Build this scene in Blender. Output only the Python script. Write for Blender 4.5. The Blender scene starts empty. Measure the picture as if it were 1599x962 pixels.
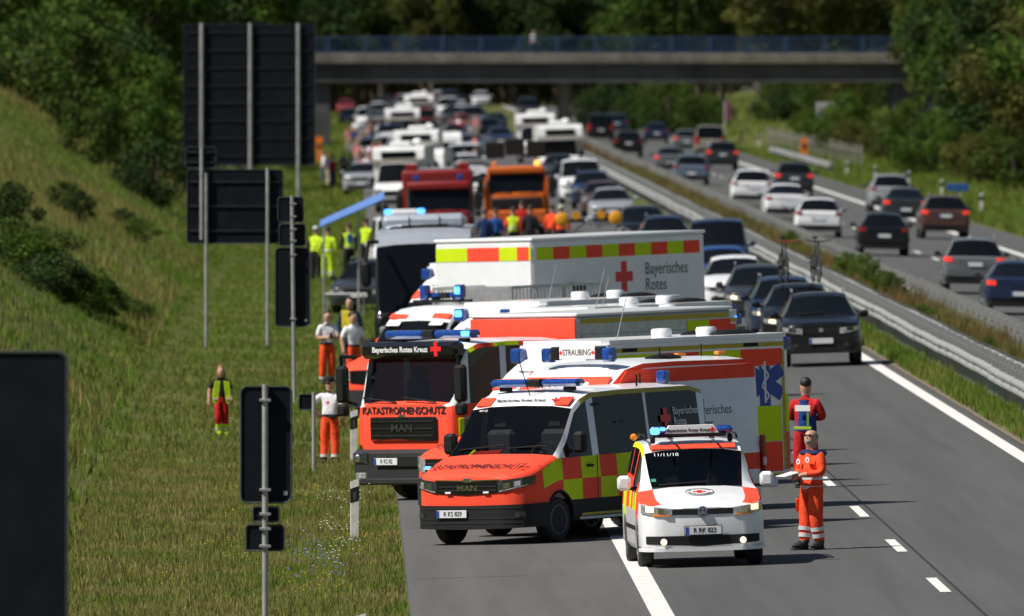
import bpy, math, random
import numpy as np
from mathutils import Matrix, Vector

R = math.radians
rnd = random.Random(7)
scene = bpy.context.scene
COL = scene.collection

# ---------------------------------------------------------------- camera, sky, sun, exposure
CAMH = 7.8                      # metres above the shoulder edge (an overpass)
FPX, VX, VY = 26650.0, 540.0, 53.0   # 600 mm lens; where the road runs to
cam = bpy.data.cameras.new('camera')
cam.sensor_width = 36.0
cam.lens = 600.0
cam.clip_start = 1.0
cam.clip_end = 12000.0
cam.dof.use_dof = True
cam.dof.focus_distance = 252.0
cam.dof.aperture_fstop = 5.2
camo = bpy.data.objects.new('camera', cam)
COL.objects.link(camo)
camo.location = (0, 0, CAMH)
camo.rotation_euler = (math.pi / 2 - (481 - VY) / FPX, 0, -(799.5 - VX) / FPX)
scene.camera = camo

SUN_EL, SUN_TO = R(50), Vector((0.94, 0.34))          # light travels to the right and away
world = bpy.data.worlds.new('World')
scene.world = world
world.use_nodes = True
wn = world.node_tree
sky = wn.nodes.new('ShaderNodeTexSky')
sky.sky_type = 'NISHITA'
sky.sun_disc = False
sky.sun_elevation = SUN_EL
sky.sun_rotation = R(250)
wn.links.new(sky.outputs[0], wn.nodes['Background'].inputs[0])
wn.nodes['Background'].inputs[1].default_value = 0.05
sl = bpy.data.lights.new('sun', 'SUN')
sl.energy = 5.0
sl.angle = R(0.53)
sl.color = (1.0, 0.955, 0.89)
so = bpy.data.objects.new('sun', sl)
COL.objects.link(so)
tv = SUN_TO.normalized() * math.cos(SUN_EL)
so.rotation_euler = Vector((tv.x, tv.y, -math.sin(SUN_EL))).to_track_quat('-Z', 'Y').to_euler()
so.location = (-60, 150, 120)
scene.view_settings.view_transform = 'Standard'
scene.view_settings.look = 'None'
scene.view_settings.exposure = 0.22
scene.view_settings.gamma = 1.0
scene.view_settings.use_curve_mapping = False
scene.cycles.max_bounces = 6
scene.cycles.transparent_max_bounces = 12

# ---------------------------------------------------------------- materials
MATS = {}


def mat(name, col, rough=0.5, metal=0.0, var=0.0, scale=6.0, bump=0.0, coat=0.0, emit=0.0, ecol=None,
        spec=0.5, col2=None, island=0.0, trans=0.0, dirt=0.0, stretch=None):
    if name in MATS:
        return MATS[name]
    m = bpy.data.materials.new(name)
    m.use_nodes = True
    t = m.node_tree
    b = t.nodes['Principled BSDF']
    b.inputs['Roughness'].default_value = rough
    b.inputs['Metallic'].default_value = metal
    b.inputs['Specular IOR Level'].default_value = spec
    if coat:
        b.inputs['Coat Weight'].default_value = coat
        b.inputs['Coat Roughness'].default_value = 0.04
    if emit:
        b.inputs['Emission Color'].default_value = (*(ecol or col), 1)
        b.inputs['Emission Strength'].default_value = emit
    N = t.nodes.new
    K = t.links.new
    tc = N('ShaderNodeTexCoord')
    nz = N('ShaderNodeTexNoise')
    nz.inputs['Scale'].default_value = scale
    nz.inputs['Detail'].default_value = 6.0
    nz.inputs['Roughness'].default_value = 0.62
    if stretch:
        mp = N('ShaderNodeMapping')
        mp.inputs['Scale'].default_value = stretch
        K(tc.outputs['Object'], mp.inputs['Vector'])
        K(mp.outputs['Vector'], nz.inputs['Vector'])
    else:
        K(tc.outputs['Object'], nz.inputs['Vector'])
    mix = N('ShaderNodeMix')
    mix.data_type = 'RGBA'
    c2 = col2 or tuple(max(0.0, c * (1 - var)) for c in col)
    c1 = col if col2 else tuple(min(1.0, c * (1 + var * 0.6)) for c in col)
    mix.inputs['A'].default_value = (*c1, 1)
    mix.inputs['B'].default_value = (*c2, 1)
    mr = N('ShaderNodeMapRange')
    mr.inputs['From Min'].default_value = 0.36
    mr.inputs['From Max'].default_value = 0.64
    K(nz.outputs['Fac'], mr.inputs['Value'])
    K(mr.outputs['Result'], mix.inputs['Factor'])
    out = mix.outputs['Result']
    if island:
        ge = N('ShaderNodeNewGeometry')
        hs = N('ShaderNodeHueSaturation')
        m2 = N('ShaderNodeMapRange')
        m2.inputs['To Min'].default_value = 1 - island
        m2.inputs['To Max'].default_value = 1 + island
        K(ge.outputs['Random Per Island'], m2.inputs['Value'])
        K(m2.outputs['Result'], hs.inputs['Value'])
        m3 = N('ShaderNodeMapRange')
        m3.inputs['To Min'].default_value = 0.5 - island * 0.06
        m3.inputs['To Max'].default_value = 0.5 + island * 0.05
        K(ge.outputs['Random Per Island'], m3.inputs['Value'])
        K(m3.outputs['Result'], hs.inputs['Hue'])
        K(out, hs.inputs['Color'])
        out = hs.outputs['Color']
    if dirt:                                # road film low on a vehicle: a fixed stain of its own
        sp = N('ShaderNodeSeparateXYZ')
        K(tc.outputs['Object'], sp.inputs['Vector'])
        m4 = N('ShaderNodeMapRange')
        m4.inputs['From Min'].default_value = 0.9
        m4.inputs['From Max'].default_value = 0.25
        m4.inputs['To Min'].default_value = 0.0
        m4.inputs['To Max'].default_value = dirt
        K(sp.outputs['Z'], m4.inputs['Value'])
        mu = N('ShaderNodeMath')
        mu.operation = 'MULTIPLY'
        K(m4.outputs['Result'], mu.inputs[0])
        K(nz.outputs['Fac'], mu.inputs[1])
        mx = N('ShaderNodeMix')
        mx.data_type = 'RGBA'
        mx.inputs['B'].default_value = (0.19, 0.17, 0.14, 1)
        K(out, mx.inputs['A'])
        K(mu.outputs[0], mx.inputs['Factor'])
        out = mx.outputs['Result']
    K(out, b.inputs['Base Color'])
    if bump:
        bp = N('ShaderNodeBump')
        bp.inputs['Strength'].default_value = bump
        bp.inputs['Distance'].default_value = 0.02
        K(nz.outputs['Fac'], bp.inputs['Height'])
        K(bp.outputs['Normal'], b.inputs['Normal'])
    if trans:
        tr = N('ShaderNodeBsdfTranslucent')
        K(out, tr.inputs['Color'])
        ms = N('ShaderNodeMixShader')
        ms.inputs[0].default_value = trans
        o = t.nodes['Material Output']
        K(b.outputs[0], ms.inputs[1])
        K(tr.outputs[0], ms.inputs[2])
        K(ms.outputs[0], o.inputs['Surface'])
    MATS[name] = m
    return m


def glassmat(name, tint, clear):
    m = bpy.data.materials.new(name)
    m.use_nodes = True
    t = m.node_tree
    b = t.nodes['Principled BSDF']
    b.inputs['Base Color'].default_value = (*tint, 1)
    b.inputs['Roughness'].default_value = 0.04
    b.inputs['Specular IOR Level'].default_value = 0.2
    if clear:
        tr = t.nodes.new('ShaderNodeBsdfTransparent')
        tr.inputs[0].default_value = (clear, clear * 1.03, clear * 1.02, 1)
        gl = t.nodes.new('ShaderNodeBsdfGlossy')
        gl.inputs['Roughness'].default_value = 0.02
        fr = t.nodes.new('ShaderNodeFresnel')
        fr.inputs[0].default_value = 1.5
        ms = t.nodes.new('ShaderNodeMixShader')
        t.links.new(fr.outputs[0], ms.inputs[0])
        t.links.new(tr.outputs[0], ms.inputs[1])
        t.links.new(gl.outputs[0], ms.inputs[2])
        t.links.new(ms.outputs[0], t.nodes['Material Output'].inputs['Surface'])
    MATS[name] = m
    return m


GLASS = glassmat('tinted_glass', (0.005, 0.006, 0.0075), 0)
CLEAR = glassmat('clear_glass', (0, 0, 0), 0.62)
WHITE = mat('white_paint', (0.84, 0.85, 0.86), 0.3, coat=0.4, var=0.04, scale=3, dirt=0.35)
ORANGE = mat('luminous_orange', (0.95, 0.085, 0.042), 0.55, var=0.05, scale=3, dirt=0.1, spec=0.12)
RED = mat('signal_red', (0.62, 0.028, 0.018), 0.35, coat=0.4, var=0.05, dirt=0.4)
LIME = mat('luminous_yellow', (0.60, 0.76, 0.012), 0.55, var=0.05, spec=0.12)
OLIVE = mat('yellow_contour_tape', (0.45, 0.36, 0.02), 0.45, var=0.08)
BLACK = mat('black_plastic', (0.012, 0.0125, 0.013), 0.6, var=0.2, scale=9, dirt=0.05, spec=0.25)
BLACKG = mat('black_gloss', (0.008, 0.008, 0.009), 0.15, coat=0.5)
PRINT = mat('black_print', (0.02, 0.02, 0.022), 0.5)
WPRINT = mat('white_print', (0.8, 0.8, 0.8), 0.5)
REDPRINT = mat('red_print', (0.75, 0.02, 0.02), 0.45)
BLUEPRINT = mat('blue_print', (0.02, 0.07, 0.32), 0.45)
RUBBER = mat('tyre_rubber', (0.02, 0.02, 0.021), 0.85, var=0.3, scale=14, bump=0.2)
RIM = mat('rim_metal', (0.45, 0.46, 0.47), 0.35, metal=0.8, var=0.15)
CHROME = mat('chrome', (0.75, 0.76, 0.78), 0.12, metal=1.0)
ALU = mat('aluminium', (0.5, 0.51, 0.52), 0.42, metal=0.7, var=0.15, scale=8)
GREYP = mat('grey_plastic', (0.028, 0.029, 0.031), 0.6, var=0.15, spec=0.25)
LAMP = mat('headlamp_lens', (0.62, 0.64, 0.66), 0.08, metal=0.55, coat=0.8, var=0.5, scale=16)
LAMPDARK = mat('dark_headlamp', (0.05, 0.055, 0.06), 0.06, metal=0.3, coat=1.0, var=0.6, scale=18)
LAMPON = mat('lit_headlamp', (1.0, 0.93, 0.72), 0.2, emit=1.1, ecol=(1.0, 0.82, 0.5))
AMBER = mat('amber_lens', (0.9, 0.26, 0.02), 0.15, coat=0.6)
AMBERON = mat('lit_amber', (1.0, 0.4, 0.05), 0.2, emit=3.0, ecol=(1.0, 0.3, 0.03))
TAIL = mat('tail_lens', (0.32, 0.012, 0.012), 0.12, coat=0.8)
TAILON = mat('lit_tail_lens', (0.7, 0.04, 0.03), 0.2, emit=0.5, ecol=(1.0, 0.05, 0.03))
BLUEL = mat('blue_lens', (0.012, 0.06, 0.28), 0.1, coat=1.0, var=0.4, scale=20)
BLUEON = mat('lit_blue_lens', (0.05, 0.3, 1.0), 0.2, emit=3.2, ecol=(0.07, 0.32, 1.0))
PLATE = mat('plate_white', (0.7, 0.71, 0.72), 0.4)
STEEL = mat('galvanised_steel', (0.35, 0.35, 0.34), 0.5, metal=0.2, var=0.25, scale=3, bump=0.05)
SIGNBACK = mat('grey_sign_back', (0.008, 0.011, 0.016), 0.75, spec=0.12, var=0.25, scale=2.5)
CONC = mat('concrete', (0.24, 0.225, 0.2), 0.85, var=0.3, scale=0.8, bump=0.2)
INTER = mat('dark_cabin_trim', (0.025, 0.026, 0.028), 0.7, var=0.2)


# ---------------------------------------------------------------- object helpers
def tag(o, label=None, cat=None, group=None, kind=None):
    if label:
        o['label'] = label
    if cat:
        o['category'] = cat
    if group:
        o['group'] = group
    if kind:
        o['kind'] = kind
    return o


def empty(name, loc=(0, 0, 0), rz=0.0, label=None, cat=None, group=None):
    o = bpy.data.objects.new(name, None)
    o.empty_display_size = 0.3
    COL.objects.link(o)
    o.location = loc
    o.rotation_euler = (0, 0, rz)
    return tag(o, label, cat, group)


KIDS = {}


def copy_tree(o, parent=None):
    c = o.copy()
    COL.objects.link(c)
    c.parent = parent
    if parent is not None:
        KIDS.setdefault(parent.session_uid, []).append(c)
    for ch in list(KIDS.get(o.session_uid, [])):
        copy_tree(ch, c)
    return c


def recolour(root, old, new):
    """new paint on a copied thing: material slots linked to the object"""
    st = [root]
    while st:
        o = st.pop()
        st += KIDS.get(o.session_uid, [])
        if o.type == 'MESH':
            for s in o.material_slots:
                if s.material == old:
                    s.link = 'OBJECT'
                    s.material = new


class MB:
    def __init__(self):
        self.v, self.f, self.m = [], [], []

    def add(self, vs, fs, mi=0):
        n = len(self.v)
        self.v += [tuple(p) for p in vs]
        for f in fs:
            self.f.append(tuple(i + n for i in f))
            self.m.append(mi)
        return self

    def box(self, c, s, mi=0, b=0.0, rot=None):
        """chamfered box of centre c and size s"""
        hx, hy, hz = s[0] / 2, s[1] / 2, s[2] / 2
        b = min(b, hx * .9, hy * .9, hz * .9)
        if b <= 0:
            vs = [(x, y, z) for x in (-hx, hx) for y in (-hy, hy) for z in (-hz, hz)]
            fs = [(0, 1, 3, 2), (4, 6, 7, 5), (0, 4, 5, 1), (2, 3, 7, 6), (0, 2, 6, 4), (1, 5, 7, 3)]
        else:
            vs, ix = [], {}
            for sx in (-1, 1):
                for sy in (-1, 1):
                    for sz in (-1, 1):
                        for a in range(3):
                            p = [sx * (hx - b), sy * (hy - b), sz * (hz - b)]
                            p[a] = (sx * hx, sy * hy, sz * hz)[a]
                            ix[(sx, sy, sz, a)] = len(vs)
                            vs.append(p)
            fs = []
            for a in range(3):
                o = [k for k in range(3) if k != a]
                for sg in (-1, 1):
                    q = []
                    for u, w in ((-1, -1), (1, -1), (1, 1), (-1, 1)):
                        k = [0, 0, 0]
                        k[a], k[o[0]], k[o[1]] = sg, u, w
                        q.append(ix[(*k, a)])
                    if (sg > 0) == (a == 1):
                        q.reverse()
                    fs.append(tuple(q))
            for a in range(3):
                o = [k for k in range(3) if k != a]
                for u in (-1, 1):
                    for w in (-1, 1):
                        k0, k1 = [0, 0, 0], [0, 0, 0]
                        k0[a], k1[a] = -1, 1
                        for k in (k0, k1):
                            k[o[0]], k[o[1]] = u, w
                        fs.append((ix[(*k0, o[0])], ix[(*k1, o[0])], ix[(*k1, o[1])], ix[(*k0, o[1])]))
            for sx in (-1, 1):
                for sy in (-1, 1):
                    for sz in (-1, 1):
                        fs.append(tuple(ix[(sx, sy, sz, a)] for a in range(3)))
        M = rot if rot is not None else Matrix.Identity(3)
        C = Vector(c)
        return self.add([C + M @ Vector(p) for p in vs], fs, mi)

    def prism(self, poly, ax, a, b, mi=0):
        """polygon extruded along axis ax from a to b; poly holds the two other coordinates in x,y,z order"""
        n = len(poly)

        def P(p, t):
            q = list(p)
            q.insert(ax, t)
            return q
        vs = [P(p, a) for p in poly] + [P(p, b) for p in poly]
        fs = [tuple(range(n)), tuple(range(2 * n - 1, n - 1, -1))]
        fs += [(i, n + i, n + (i + 1) % n, (i + 1) % n) for i in range(n)]
        return self.add(vs, fs, mi)

    def tube(self, p0, p1, r0, r1=None, n=8, mi=0, cap=True):
        p0, p1 = Vector(p0), Vector(p1)
        r1 = r0 if r1 is None else r1
        z = (p1 - p0).normalized()
        x = z.orthogonal().normalized()
        y = z.cross(x)
        vs = []
        for p, r in ((p0, r0), (p1, r1)):
            for i in range(n):
                a = 2 * math.pi * i / n
                vs.append(p + (x * math.cos(a) + y * math.sin(a)) * r)
        fs = [(i, (i + 1) % n, n + (i + 1) % n, n + i) for i in range(n)]
        if cap:
            fs += [tuple(range(n - 1, -1, -1)), tuple(range(n, 2 * n))]
        return self.add(vs, fs, mi)

    def path(self, pts, r, n=6, mi=0):
        for a, b in zip(pts[:-1], pts[1:]):
            self.tube(a, b, r, n=n, mi=mi)
        return self

    def lathe(self, prof, ax=0, c=(0, 0, 0), n=20, mi=0, sc=(1, 1, 1)):
        """profile [(t, r)] spun about axis ax"""
        o = [k for k in range(3) if k != ax]
        vs, fs = [], []
        for t, r in prof:
            for i in range(n):
                a = 2 * math.pi * i / n
                p = [0, 0, 0]
                p[ax], p[o[0]], p[o[1]] = t, r * math.cos(a), r * math.sin(a)
                vs.append(tuple(c[k] + p[k] * sc[k] for k in range(3)))
        for j in range(len(prof) - 1):
            for i in range(n):
                fs.append((j * n + i, j * n + (i + 1) % n, (j + 1) * n + (i + 1) % n, (j + 1) * n + i))
        fs += [tuple(range(n - 1, -1, -1)), tuple(range((len(prof) - 1) * n, len(prof) * n))]
        return self.add(vs, fs, mi)

    def ball(self, c, r, n=10, k=7, mi=0):
        r = (r, r, r) if not hasattr(r, '__len__') else r
        prof = [(math.cos(math.pi * j / k), max(0.002, math.sin(math.pi * j / k))) for j in range(k + 1)]
        return self.lathe(prof, 2, c, n, mi, r)

    def build(self, name, mats, parent=None, angle=38, smooth=True):
        me = bpy.data.meshes.new(name)
        me.from_pydata(self.v, [], self.f)
        ms = mats if isinstance(mats, (list, tuple)) else [mats]
        for m in ms:
            me.materials.append(m)
        if len(ms) > 1:
            me.polygons.foreach_set('material_index', self.m)
        if smooth:
            me.polygons.foreach_set('use_smooth', [True] * len(self.f))
            me.set_sharp_from_angle(angle=R(angle))
        me.update()
        return link(name, me, parent)


def link(name, me, parent=None):
    o = bpy.data.objects.new(name, me)
    COL.objects.link(o)
    if parent is not None:
        o.parent = parent
        KIDS.setdefault(parent.session_uid, []).append(o)
    return o


def part(name, m, parent, c, s, b=0.01, rot=None):
    return MB().box(c, s, 0, b, rot).build(name, m, parent)


TXT = {}


def text(parent, s, size, loc, rot, m, name='lettering', wx=1.0, align='CENTER', shear=0.0, bold=0.0):
    """printed lettering as a thin mesh; rot is an Euler, the text reads along local x"""
    key = (s, size, wx, align, shear, bold)
    if key not in TXT:
        cu = bpy.data.curves.new('txt', 'FONT')
        cu.body = s
        cu.size = size
        cu.align_x = align
        cu.align_y = 'CENTER'
        cu.extrude = 0.0015
        cu.offset = bold
        cu.shear = shear
        cu.resolution_u = 3
        o = bpy.data.objects.new('txt', cu)
        COL.objects.link(o)
        dg = bpy.context.evaluated_depsgraph_get()
        me = bpy.data.meshes.new_from_object(o.evaluated_get(dg))
        bpy.data.objects.remove(o)
        if wx != 1.0:
            me.transform(Matrix.Diagonal((wx, 1, 1, 1)))
        me.name = name
        TXT[key] = me
    me = TXT[key].copy()
    me.materials.clear()
    me.materials.append(m)
    o = link(name, me, parent)
    o.location = loc
    o.rotation_euler = rot
    return o


FRONT = (R(90), 0, 0)             # reads on a face that looks along -y
LEFT = (R(90), 0, R(90))          # on a face that looks along +x (a vehicle's left flank, nose at -y)
RIGHT = (R(90), 0, R(-90))
# ---------------------------------------------------------------- the lie of the land
SH, SOLID, DASH, EDGE, EDGE2 = 0.86, 4.18, 8.12, 11.9, 12.25     # left carriageway, metres from the camera's line
R_IN, R_DASH, R_OUT, R_EDGE = 16.35, 19.6, 23.1, 25.3             # right carriageway
RAIL_A, RAIL_A2, RAIL_B = 12.95, 13.7, 15.65


def lerp(x, keys):
    if x <= keys[0][0]:
        return keys[0][1]
    for (a, u), (b, v) in zip(keys[:-1], keys[1:]):
        if x <= b:
            return u + (v - u) * (x - a) / (b - a)
    return keys[-1][1]


def bumps(x, y):
    return (math.sin(x * .9 + y * .13) + math.sin(y * .21 - x * .5 + 1.3) + .6 * math.sin(x * 1.9 - y * .37)) / 2.6


def ground(x, y):
    return ground0(x, y) - (0 if y < 1740 else (y - 1740) ** 2 / 26000 if y < 2300 else 12.06 + (y - 2300) * .001)


def ground0(x, y):
    if x < SH:
        toe = lerp(y, [(0, -5.2), (420, -4.6), (700, -3.8), (1100, -2.6), (1250, -2.4), (1600, -8)])
        if x > toe:
            z = lerp(x, [(toe, -.32), (-1.6, -.30), (.3, -.07), (SH, .02)])
            return z + .05 * bumps(x, y) * min(1.0, (SH - x) / 1.2)
        k = lerp(y, [(0, .46), (500, .52), (1200, .62), (1500, .3)])
        top = lerp(y, [(0, 6.5), (600, 6.6), (1200, 6.9), (1500, 3)])
        h = (toe - x) * k
        h = h if h < top * .8 else top * .8 + top * .2 * (1 - math.exp(-(h - top * .8) / (top * .2)))
        return -.32 + h + .16 * bumps(x, y) * min(1.0, h / 2)
    if x < EDGE2:
        return .03 * x
    if x < 16.0:
        return lerp(x, [(EDGE2, .36), (13.4, .42), (15.3, .42), (16.0, .38)])
    if x < R_EDGE:
        return .38 - .02 * (x - 16)
    z = lerp(x, [(R_EDGE, .19), (27.2, -.05), (31, .3), (45, 2.2), (80, 3)])
    return z + .08 * bumps(x, y) * min(1.0, (x - R_EDGE) / 3)


def at(px, py):
    """the ground point seen at a pixel of the photograph"""
    lo, hi = 60.0, 3500.0
    d = lo
    while d < hi:
        x, z = (px - VX) / FPX * d, CAMH - (py - VY) / FPX * d
        if z <= ground(x, d):
            break
        d *= 1.01
    a, b = d / 1.01, d
    for _ in range(24):
        d = (a + b) / 2
        x, z = (px - VX) / FPX * d, CAMH - (py - VY) / FPX * d
        if z <= ground(x, d):
            b = d
        else:
            a = d
    return Vector(((px - VX) / FPX * d, d, ground((px - VX) / FPX * d, d)))


def atd(px, d):
    x = (px - VX) / FPX * d
    return Vector((x, d, ground(x, d)))


def zat(py, d):
    return CAMH - (py - VY) / FPX * d


def sheet(name, xs, ys, dz, m, parent=None, fn=ground):
    vs = [(x, y, fn(x, y) + dz) for y in ys for x in xs]
    n = len(xs)
    fs = [(j * n + i, j * n + i + 1, (j + 1) * n + i + 1, (j + 1) * n + i) for j in range(len(ys) - 1) for i in range(n - 1)]
    mb = MB()
    mb.add(vs, fs)
    return mb.build(name, m, parent, angle=60)


def frange(a, b, st):
    n = max(1, round((b - a) / st))
    return [a + (b - a) * i / n for i in range(n + 1)]


# soil and turf below the blades
def earthmat():
    m = mat('turf', (0.06, 0.085, 0.017), 0.95, col2=(0.13, 0.12, 0.04), scale=0.35, bump=0.6, spec=0.1)
    return m


def groundz(x, y):
    z = ground(x, y)
    if SH - .05 < x < EDGE2 + .02 or 16.02 < x < R_EDGE - .02:
        z -= .05
    return z


XS = sorted(set(frange(-420, -60, 45) + frange(-60, -16, 4) + frange(-16, -4, .8) + frange(-4, SH, .4) + [SH, SH + .1, 6, 12.2, EDGE2, EDGE2 + .05]
                + frange(12.4, 16, .45) + [16.05, 20, R_EDGE - .05, R_EDGE] + frange(25.6, 34, .8) + frange(34, 80, 6) + frange(80, 600, 65)))
YS = frange(-40, 190, 23) + frange(195, 500, 3) + frange(505, 1300, 8) + frange(1310, 2320, 30) + frange(2400, 6000, 400)
tag(sheet('terrain', XS, YS, 0, earthmat(), fn=groundz), kind='structure')

# asphalt
ASPH = mat('asphalt', (0.088, 0.088, 0.086), 0.9, var=0.13, scale=1.6, bump=0.08, spec=0.25, stretch=(1, .022, 1))
ASPH2 = mat('shoulder_asphalt', (0.108, 0.106, 0.101), 0.9, var=0.12, scale=2.0, bump=0.08, spec=0.25, stretch=(1, .03, 1))
PAINTW = mat('road_paint', (0.72, 0.71, 0.67), 0.7, var=0.15, scale=5, bump=0.1)
TAR = mat('tar_seam', (0.02, 0.02, 0.02), 0.6)
RY = frange(-40, 190, 46) + frange(200, 1300, 20) + frange(1330, 2300, 30)
road = tag(sheet('carriageway', [SH, 2.5, SOLID, 6, DASH, 10, EDGE, EDGE2], RY, 0.0, ASPH), kind='structure')
sheet('hard_shoulder', [SH + .02, 2.4, SOLID], RY, 0.004, ASPH2, road)
sheet('edge_line', [SOLID - .15, SOLID + .15], RY, 0.009, PAINTW, road)
sheet('edge_line', [EDGE - .14, EDGE + .14], RY, 0.008, PAINTW, road)
sheet('tar_seam', [DASH + .17, DASH + .21], RY, 0.006, TAR, road)
for y, x1 in ((213.5, SOLID - .2), (243, 2.6), (268, SOLID - .2), (300, SOLID - .2)):
    sheet('tar_seam', [SH + .1, x1], [y, y + .05], 0.008, TAR, road)
d0 = at(1482.2, 925.6).y - 36
dash_me = None
for k in range(40):
    y = d0 + 18 * k
    if y > 650:
        break
    if dash_me is None:
        o = MB().add([(-.075, 0, 0), (.075, 0, .0045), (.075, 6, .0045), (-.075, 6, 0)], [(0, 1, 2, 3)]).build('lane_dash', PAINTW, road)
        dash_me = o.data
    else:
        o = link('lane_dash', dash_me, road)
    o.location = (DASH, y, ground(DASH, y) + .006)
road2 = tag(sheet('carriageway', [16.0, 18, R_DASH, 22, R_OUT, R_EDGE], RY, 0.0, ASPH), kind='structure')
sheet('edge_line', [R_IN - .13, R_IN + .13], RY, 0.006, PAINTW, road2)
sheet('edge_line', [R_OUT - .15, R_OUT + .15], RY, 0.006, PAINTW, road2)
yd = at(1462.8, 407).y - 90
for k in range(34):
    o = link('lane_dash', dash_me, road2)
    o.location = (R_DASH, yd + 18 * k, ground(R_DASH, yd) + .01)
    o.rotation_euler = (0, R(2.9), 0)
# crumbly dirt strip between asphalt and median grass
tag(sheet('gravel_strip', [EDGE2 - .02, EDGE2 + .12, EDGE2 + .26], RY[:60], 0.012,
          mat('pink_gravel', (0.24, 0.17, 0.13), 0.95, col2=(0.10, 0.10, 0.05), scale=2.2, bump=0.8)), kind='structure')

# ---------------------------------------------------------------- grass, as blades (one mass per strip)
GRASS = mat('grass_blades', (0.13, 0.215, 0.02), 0.7, col2=(0.36, 0.29, 0.11), scale=0.45, island=0.42, trans=0.38, spec=0.2)
GRASSF = mat('lush_grass', (0.11, 0.215, 0.018), 0.7, col2=(0.24, 0.25, 0.055), scale=0.3, island=0.4, trans=0.38, spec=0.2)
DRYG = mat('dry_stalks', (0.28, 0.21, 0.075), 0.75, col2=(0.09, 0.12, 0.025), scale=0.5, island=0.4, trans=0.25, spec=0.2)
STRAW = mat('straw_grass', (0.36, 0.27, 0.10), 0.75, col2=(0.16, 0.19, 0.04), scale=0.25, island=0.35, trans=0.3, spec=0.2)
RUSTY = mat('rusty_dock_stalks', (0.20, 0.085, 0.03), 0.8, col2=(0.11, 0.10, 0.03), scale=0.8, island=0.4, trans=0.2)


def blades(name, m, n, xr, yr, hgt, wid, seed, lean=.35, keep=None, label=None, bias=1.0):
    g = np.random.default_rng(seed)
    x = g.uniform(xr[0], xr[1], n)
    y = yr[0] + (yr[1] - yr[0]) * g.uniform(0, 1, n) ** bias
    tuft = np.sin(x * 2.1 + y * .7) + np.sin(y * .33 + x * .8 + 2) + g.normal(0, .8, n)
    k = tuft > -1.1
    if keep is not None:
        k &= np.array([keep(a, b) for a, b in zip(x, y)])
    x, y, tuft = x[k], y[k], tuft[k]
    n = len(x)
    z = np.array([ground(a, b) for a, b in zip(x, y)]) - .02
    h = hgt * (.45 + .55 * g.uniform(0, 1, n)) * (1 + .14 * tuft)
    a = g.uniform(0, 2 * math.pi, n)
    w = wid * g.uniform(.6, 1.3, n)
    l = lean * h * g.uniform(.2, 1.2, n)
    b2 = g.uniform(0, 2 * math.pi, n)
    dx, dy = np.cos(a) * w, np.sin(a) * w * .3
    lx, ly = np.cos(b2) * l, np.sin(b2) * l
    P = np.empty((n, 5, 3))
    P[:, 0] = np.c_[x - dx, y - dy, z]
    P[:, 1] = np.c_[x + dx, y + dy, z]
    P[:, 2] = np.c_[x + dx * .7 + lx * .4, y + dy * .7 + ly * .4, z + h * .6]
    P[:, 3] = np.c_[x - dx * .7 + lx * .4, y - dy * .7 + ly * .4, z + h * .6]
    P[:, 4] = np.c_[x + lx, y + ly, z + h]
    i = np.arange(n)[:, None] * 5
    loops = np.concatenate([i + 0, i + 1, i + 2, i + 3, i + 3, i + 2, i + 4], axis=1).ravel()
    starts = np.concatenate([np.arange(n)[:, None] * 7, np.arange(n)[:, None] * 7 + 4], axis=1).ravel()
    me = bpy.data.meshes.new(name)
    me.vertices.add(n * 5)
    me.vertices.foreach_set('co', P.ravel())
    me.loops.add(n * 7)
    me.loops.foreach_set('vertex_index', loops)
    me.polygons.add(n * 2)
    me.polygons.foreach_set('loop_start', starts)
    me.polygons.foreach_set('loop_total', np.tile([4, 3], n))
    me.materials.append(m)
    me.update(calc_edges=True)
    me.validate()
    return tag(link(name, me), label, 'grass', kind='stuff')


def inview(x, y, pad=40):
    px = VX + FPX * x / y
    py = VY + FPX * (CAMH - ground(x, y)) / y
    return -pad < px < 1599 + pad and py < 1010


blades('verge_grass', GRASS, 150000, (-4.6, SH - .03), (198, 330), .15, .010, 1, keep=inview, label='short green and straw verge grass beside the hard shoulder')
blades('verge_grass', GRASSF, 100000, (-6, SH - .03), (320, 760), .15, .02, 2, keep=inview, label='green mown grass strip behind the road signs')
blades('verge_grass', GRASSF, 26000, (-5, SH - .03), (740, 1230), .3, .05, 12, keep=inview, label='far end of the green verge below the very large sign')
blades('verge_stalks', DRYG, 11000, (-4.5, .55), (198, 420), .36, .005, 3, keep=inview, label='thin dry stalks standing in the verge grass')
blades('slope_grass', GRASSF, 100000, (-16, -4.2), (225, 760), .26, .02, 4, keep=inview, label='grass covering the embankment slope', bias=.8)
blades('slope_stalks', STRAW, 62000, (-16, -4.9), (240, 800), .5, .014, 5, keep=lambda x, y: inview(x, y) and bumps(x * .35, y * .25) > -.1,
       label='tall straw coloured grass on the embankment slope')
blades('median_grass', GRASSF, 30000, (EDGE2 + .08, RAIL_A + .1), (270, 640), .3, .012, 6, keep=inview, label='green grass along the foot of the double guardrail')
blades('median_grass', DRYG, 52000, (RAIL_A2 + .05, RAIL_B - .15), (290, 900), .56, .014, 7, keep=inview, label='tall dry grass between the two guardrails')
blades('median_dock', RUSTY, 22000, (RAIL_A2 + .2, RAIL_B - .2), (300, 1100), .72, .012, 8, keep=lambda x, y: inview(x, y) and bumps(x * .3, y * .7) > .1, label='rust brown dock stalks between the two guardrails')
blades('roadside_grass', GRASSF, 40000, (R_EDGE + .1, 34), (480, 1150), .45, .035, 9, keep=inview, label='grass beside the far carriageway below the trees')
blades('far_grass', GRASSF, 16000, (-8, 60), (1230, 1700), .6, .08, 10, keep=lambda x, y: inview(x, y) and not (SH < x < R_EDGE), label='bright meadow strip beyond the bridge')


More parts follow.
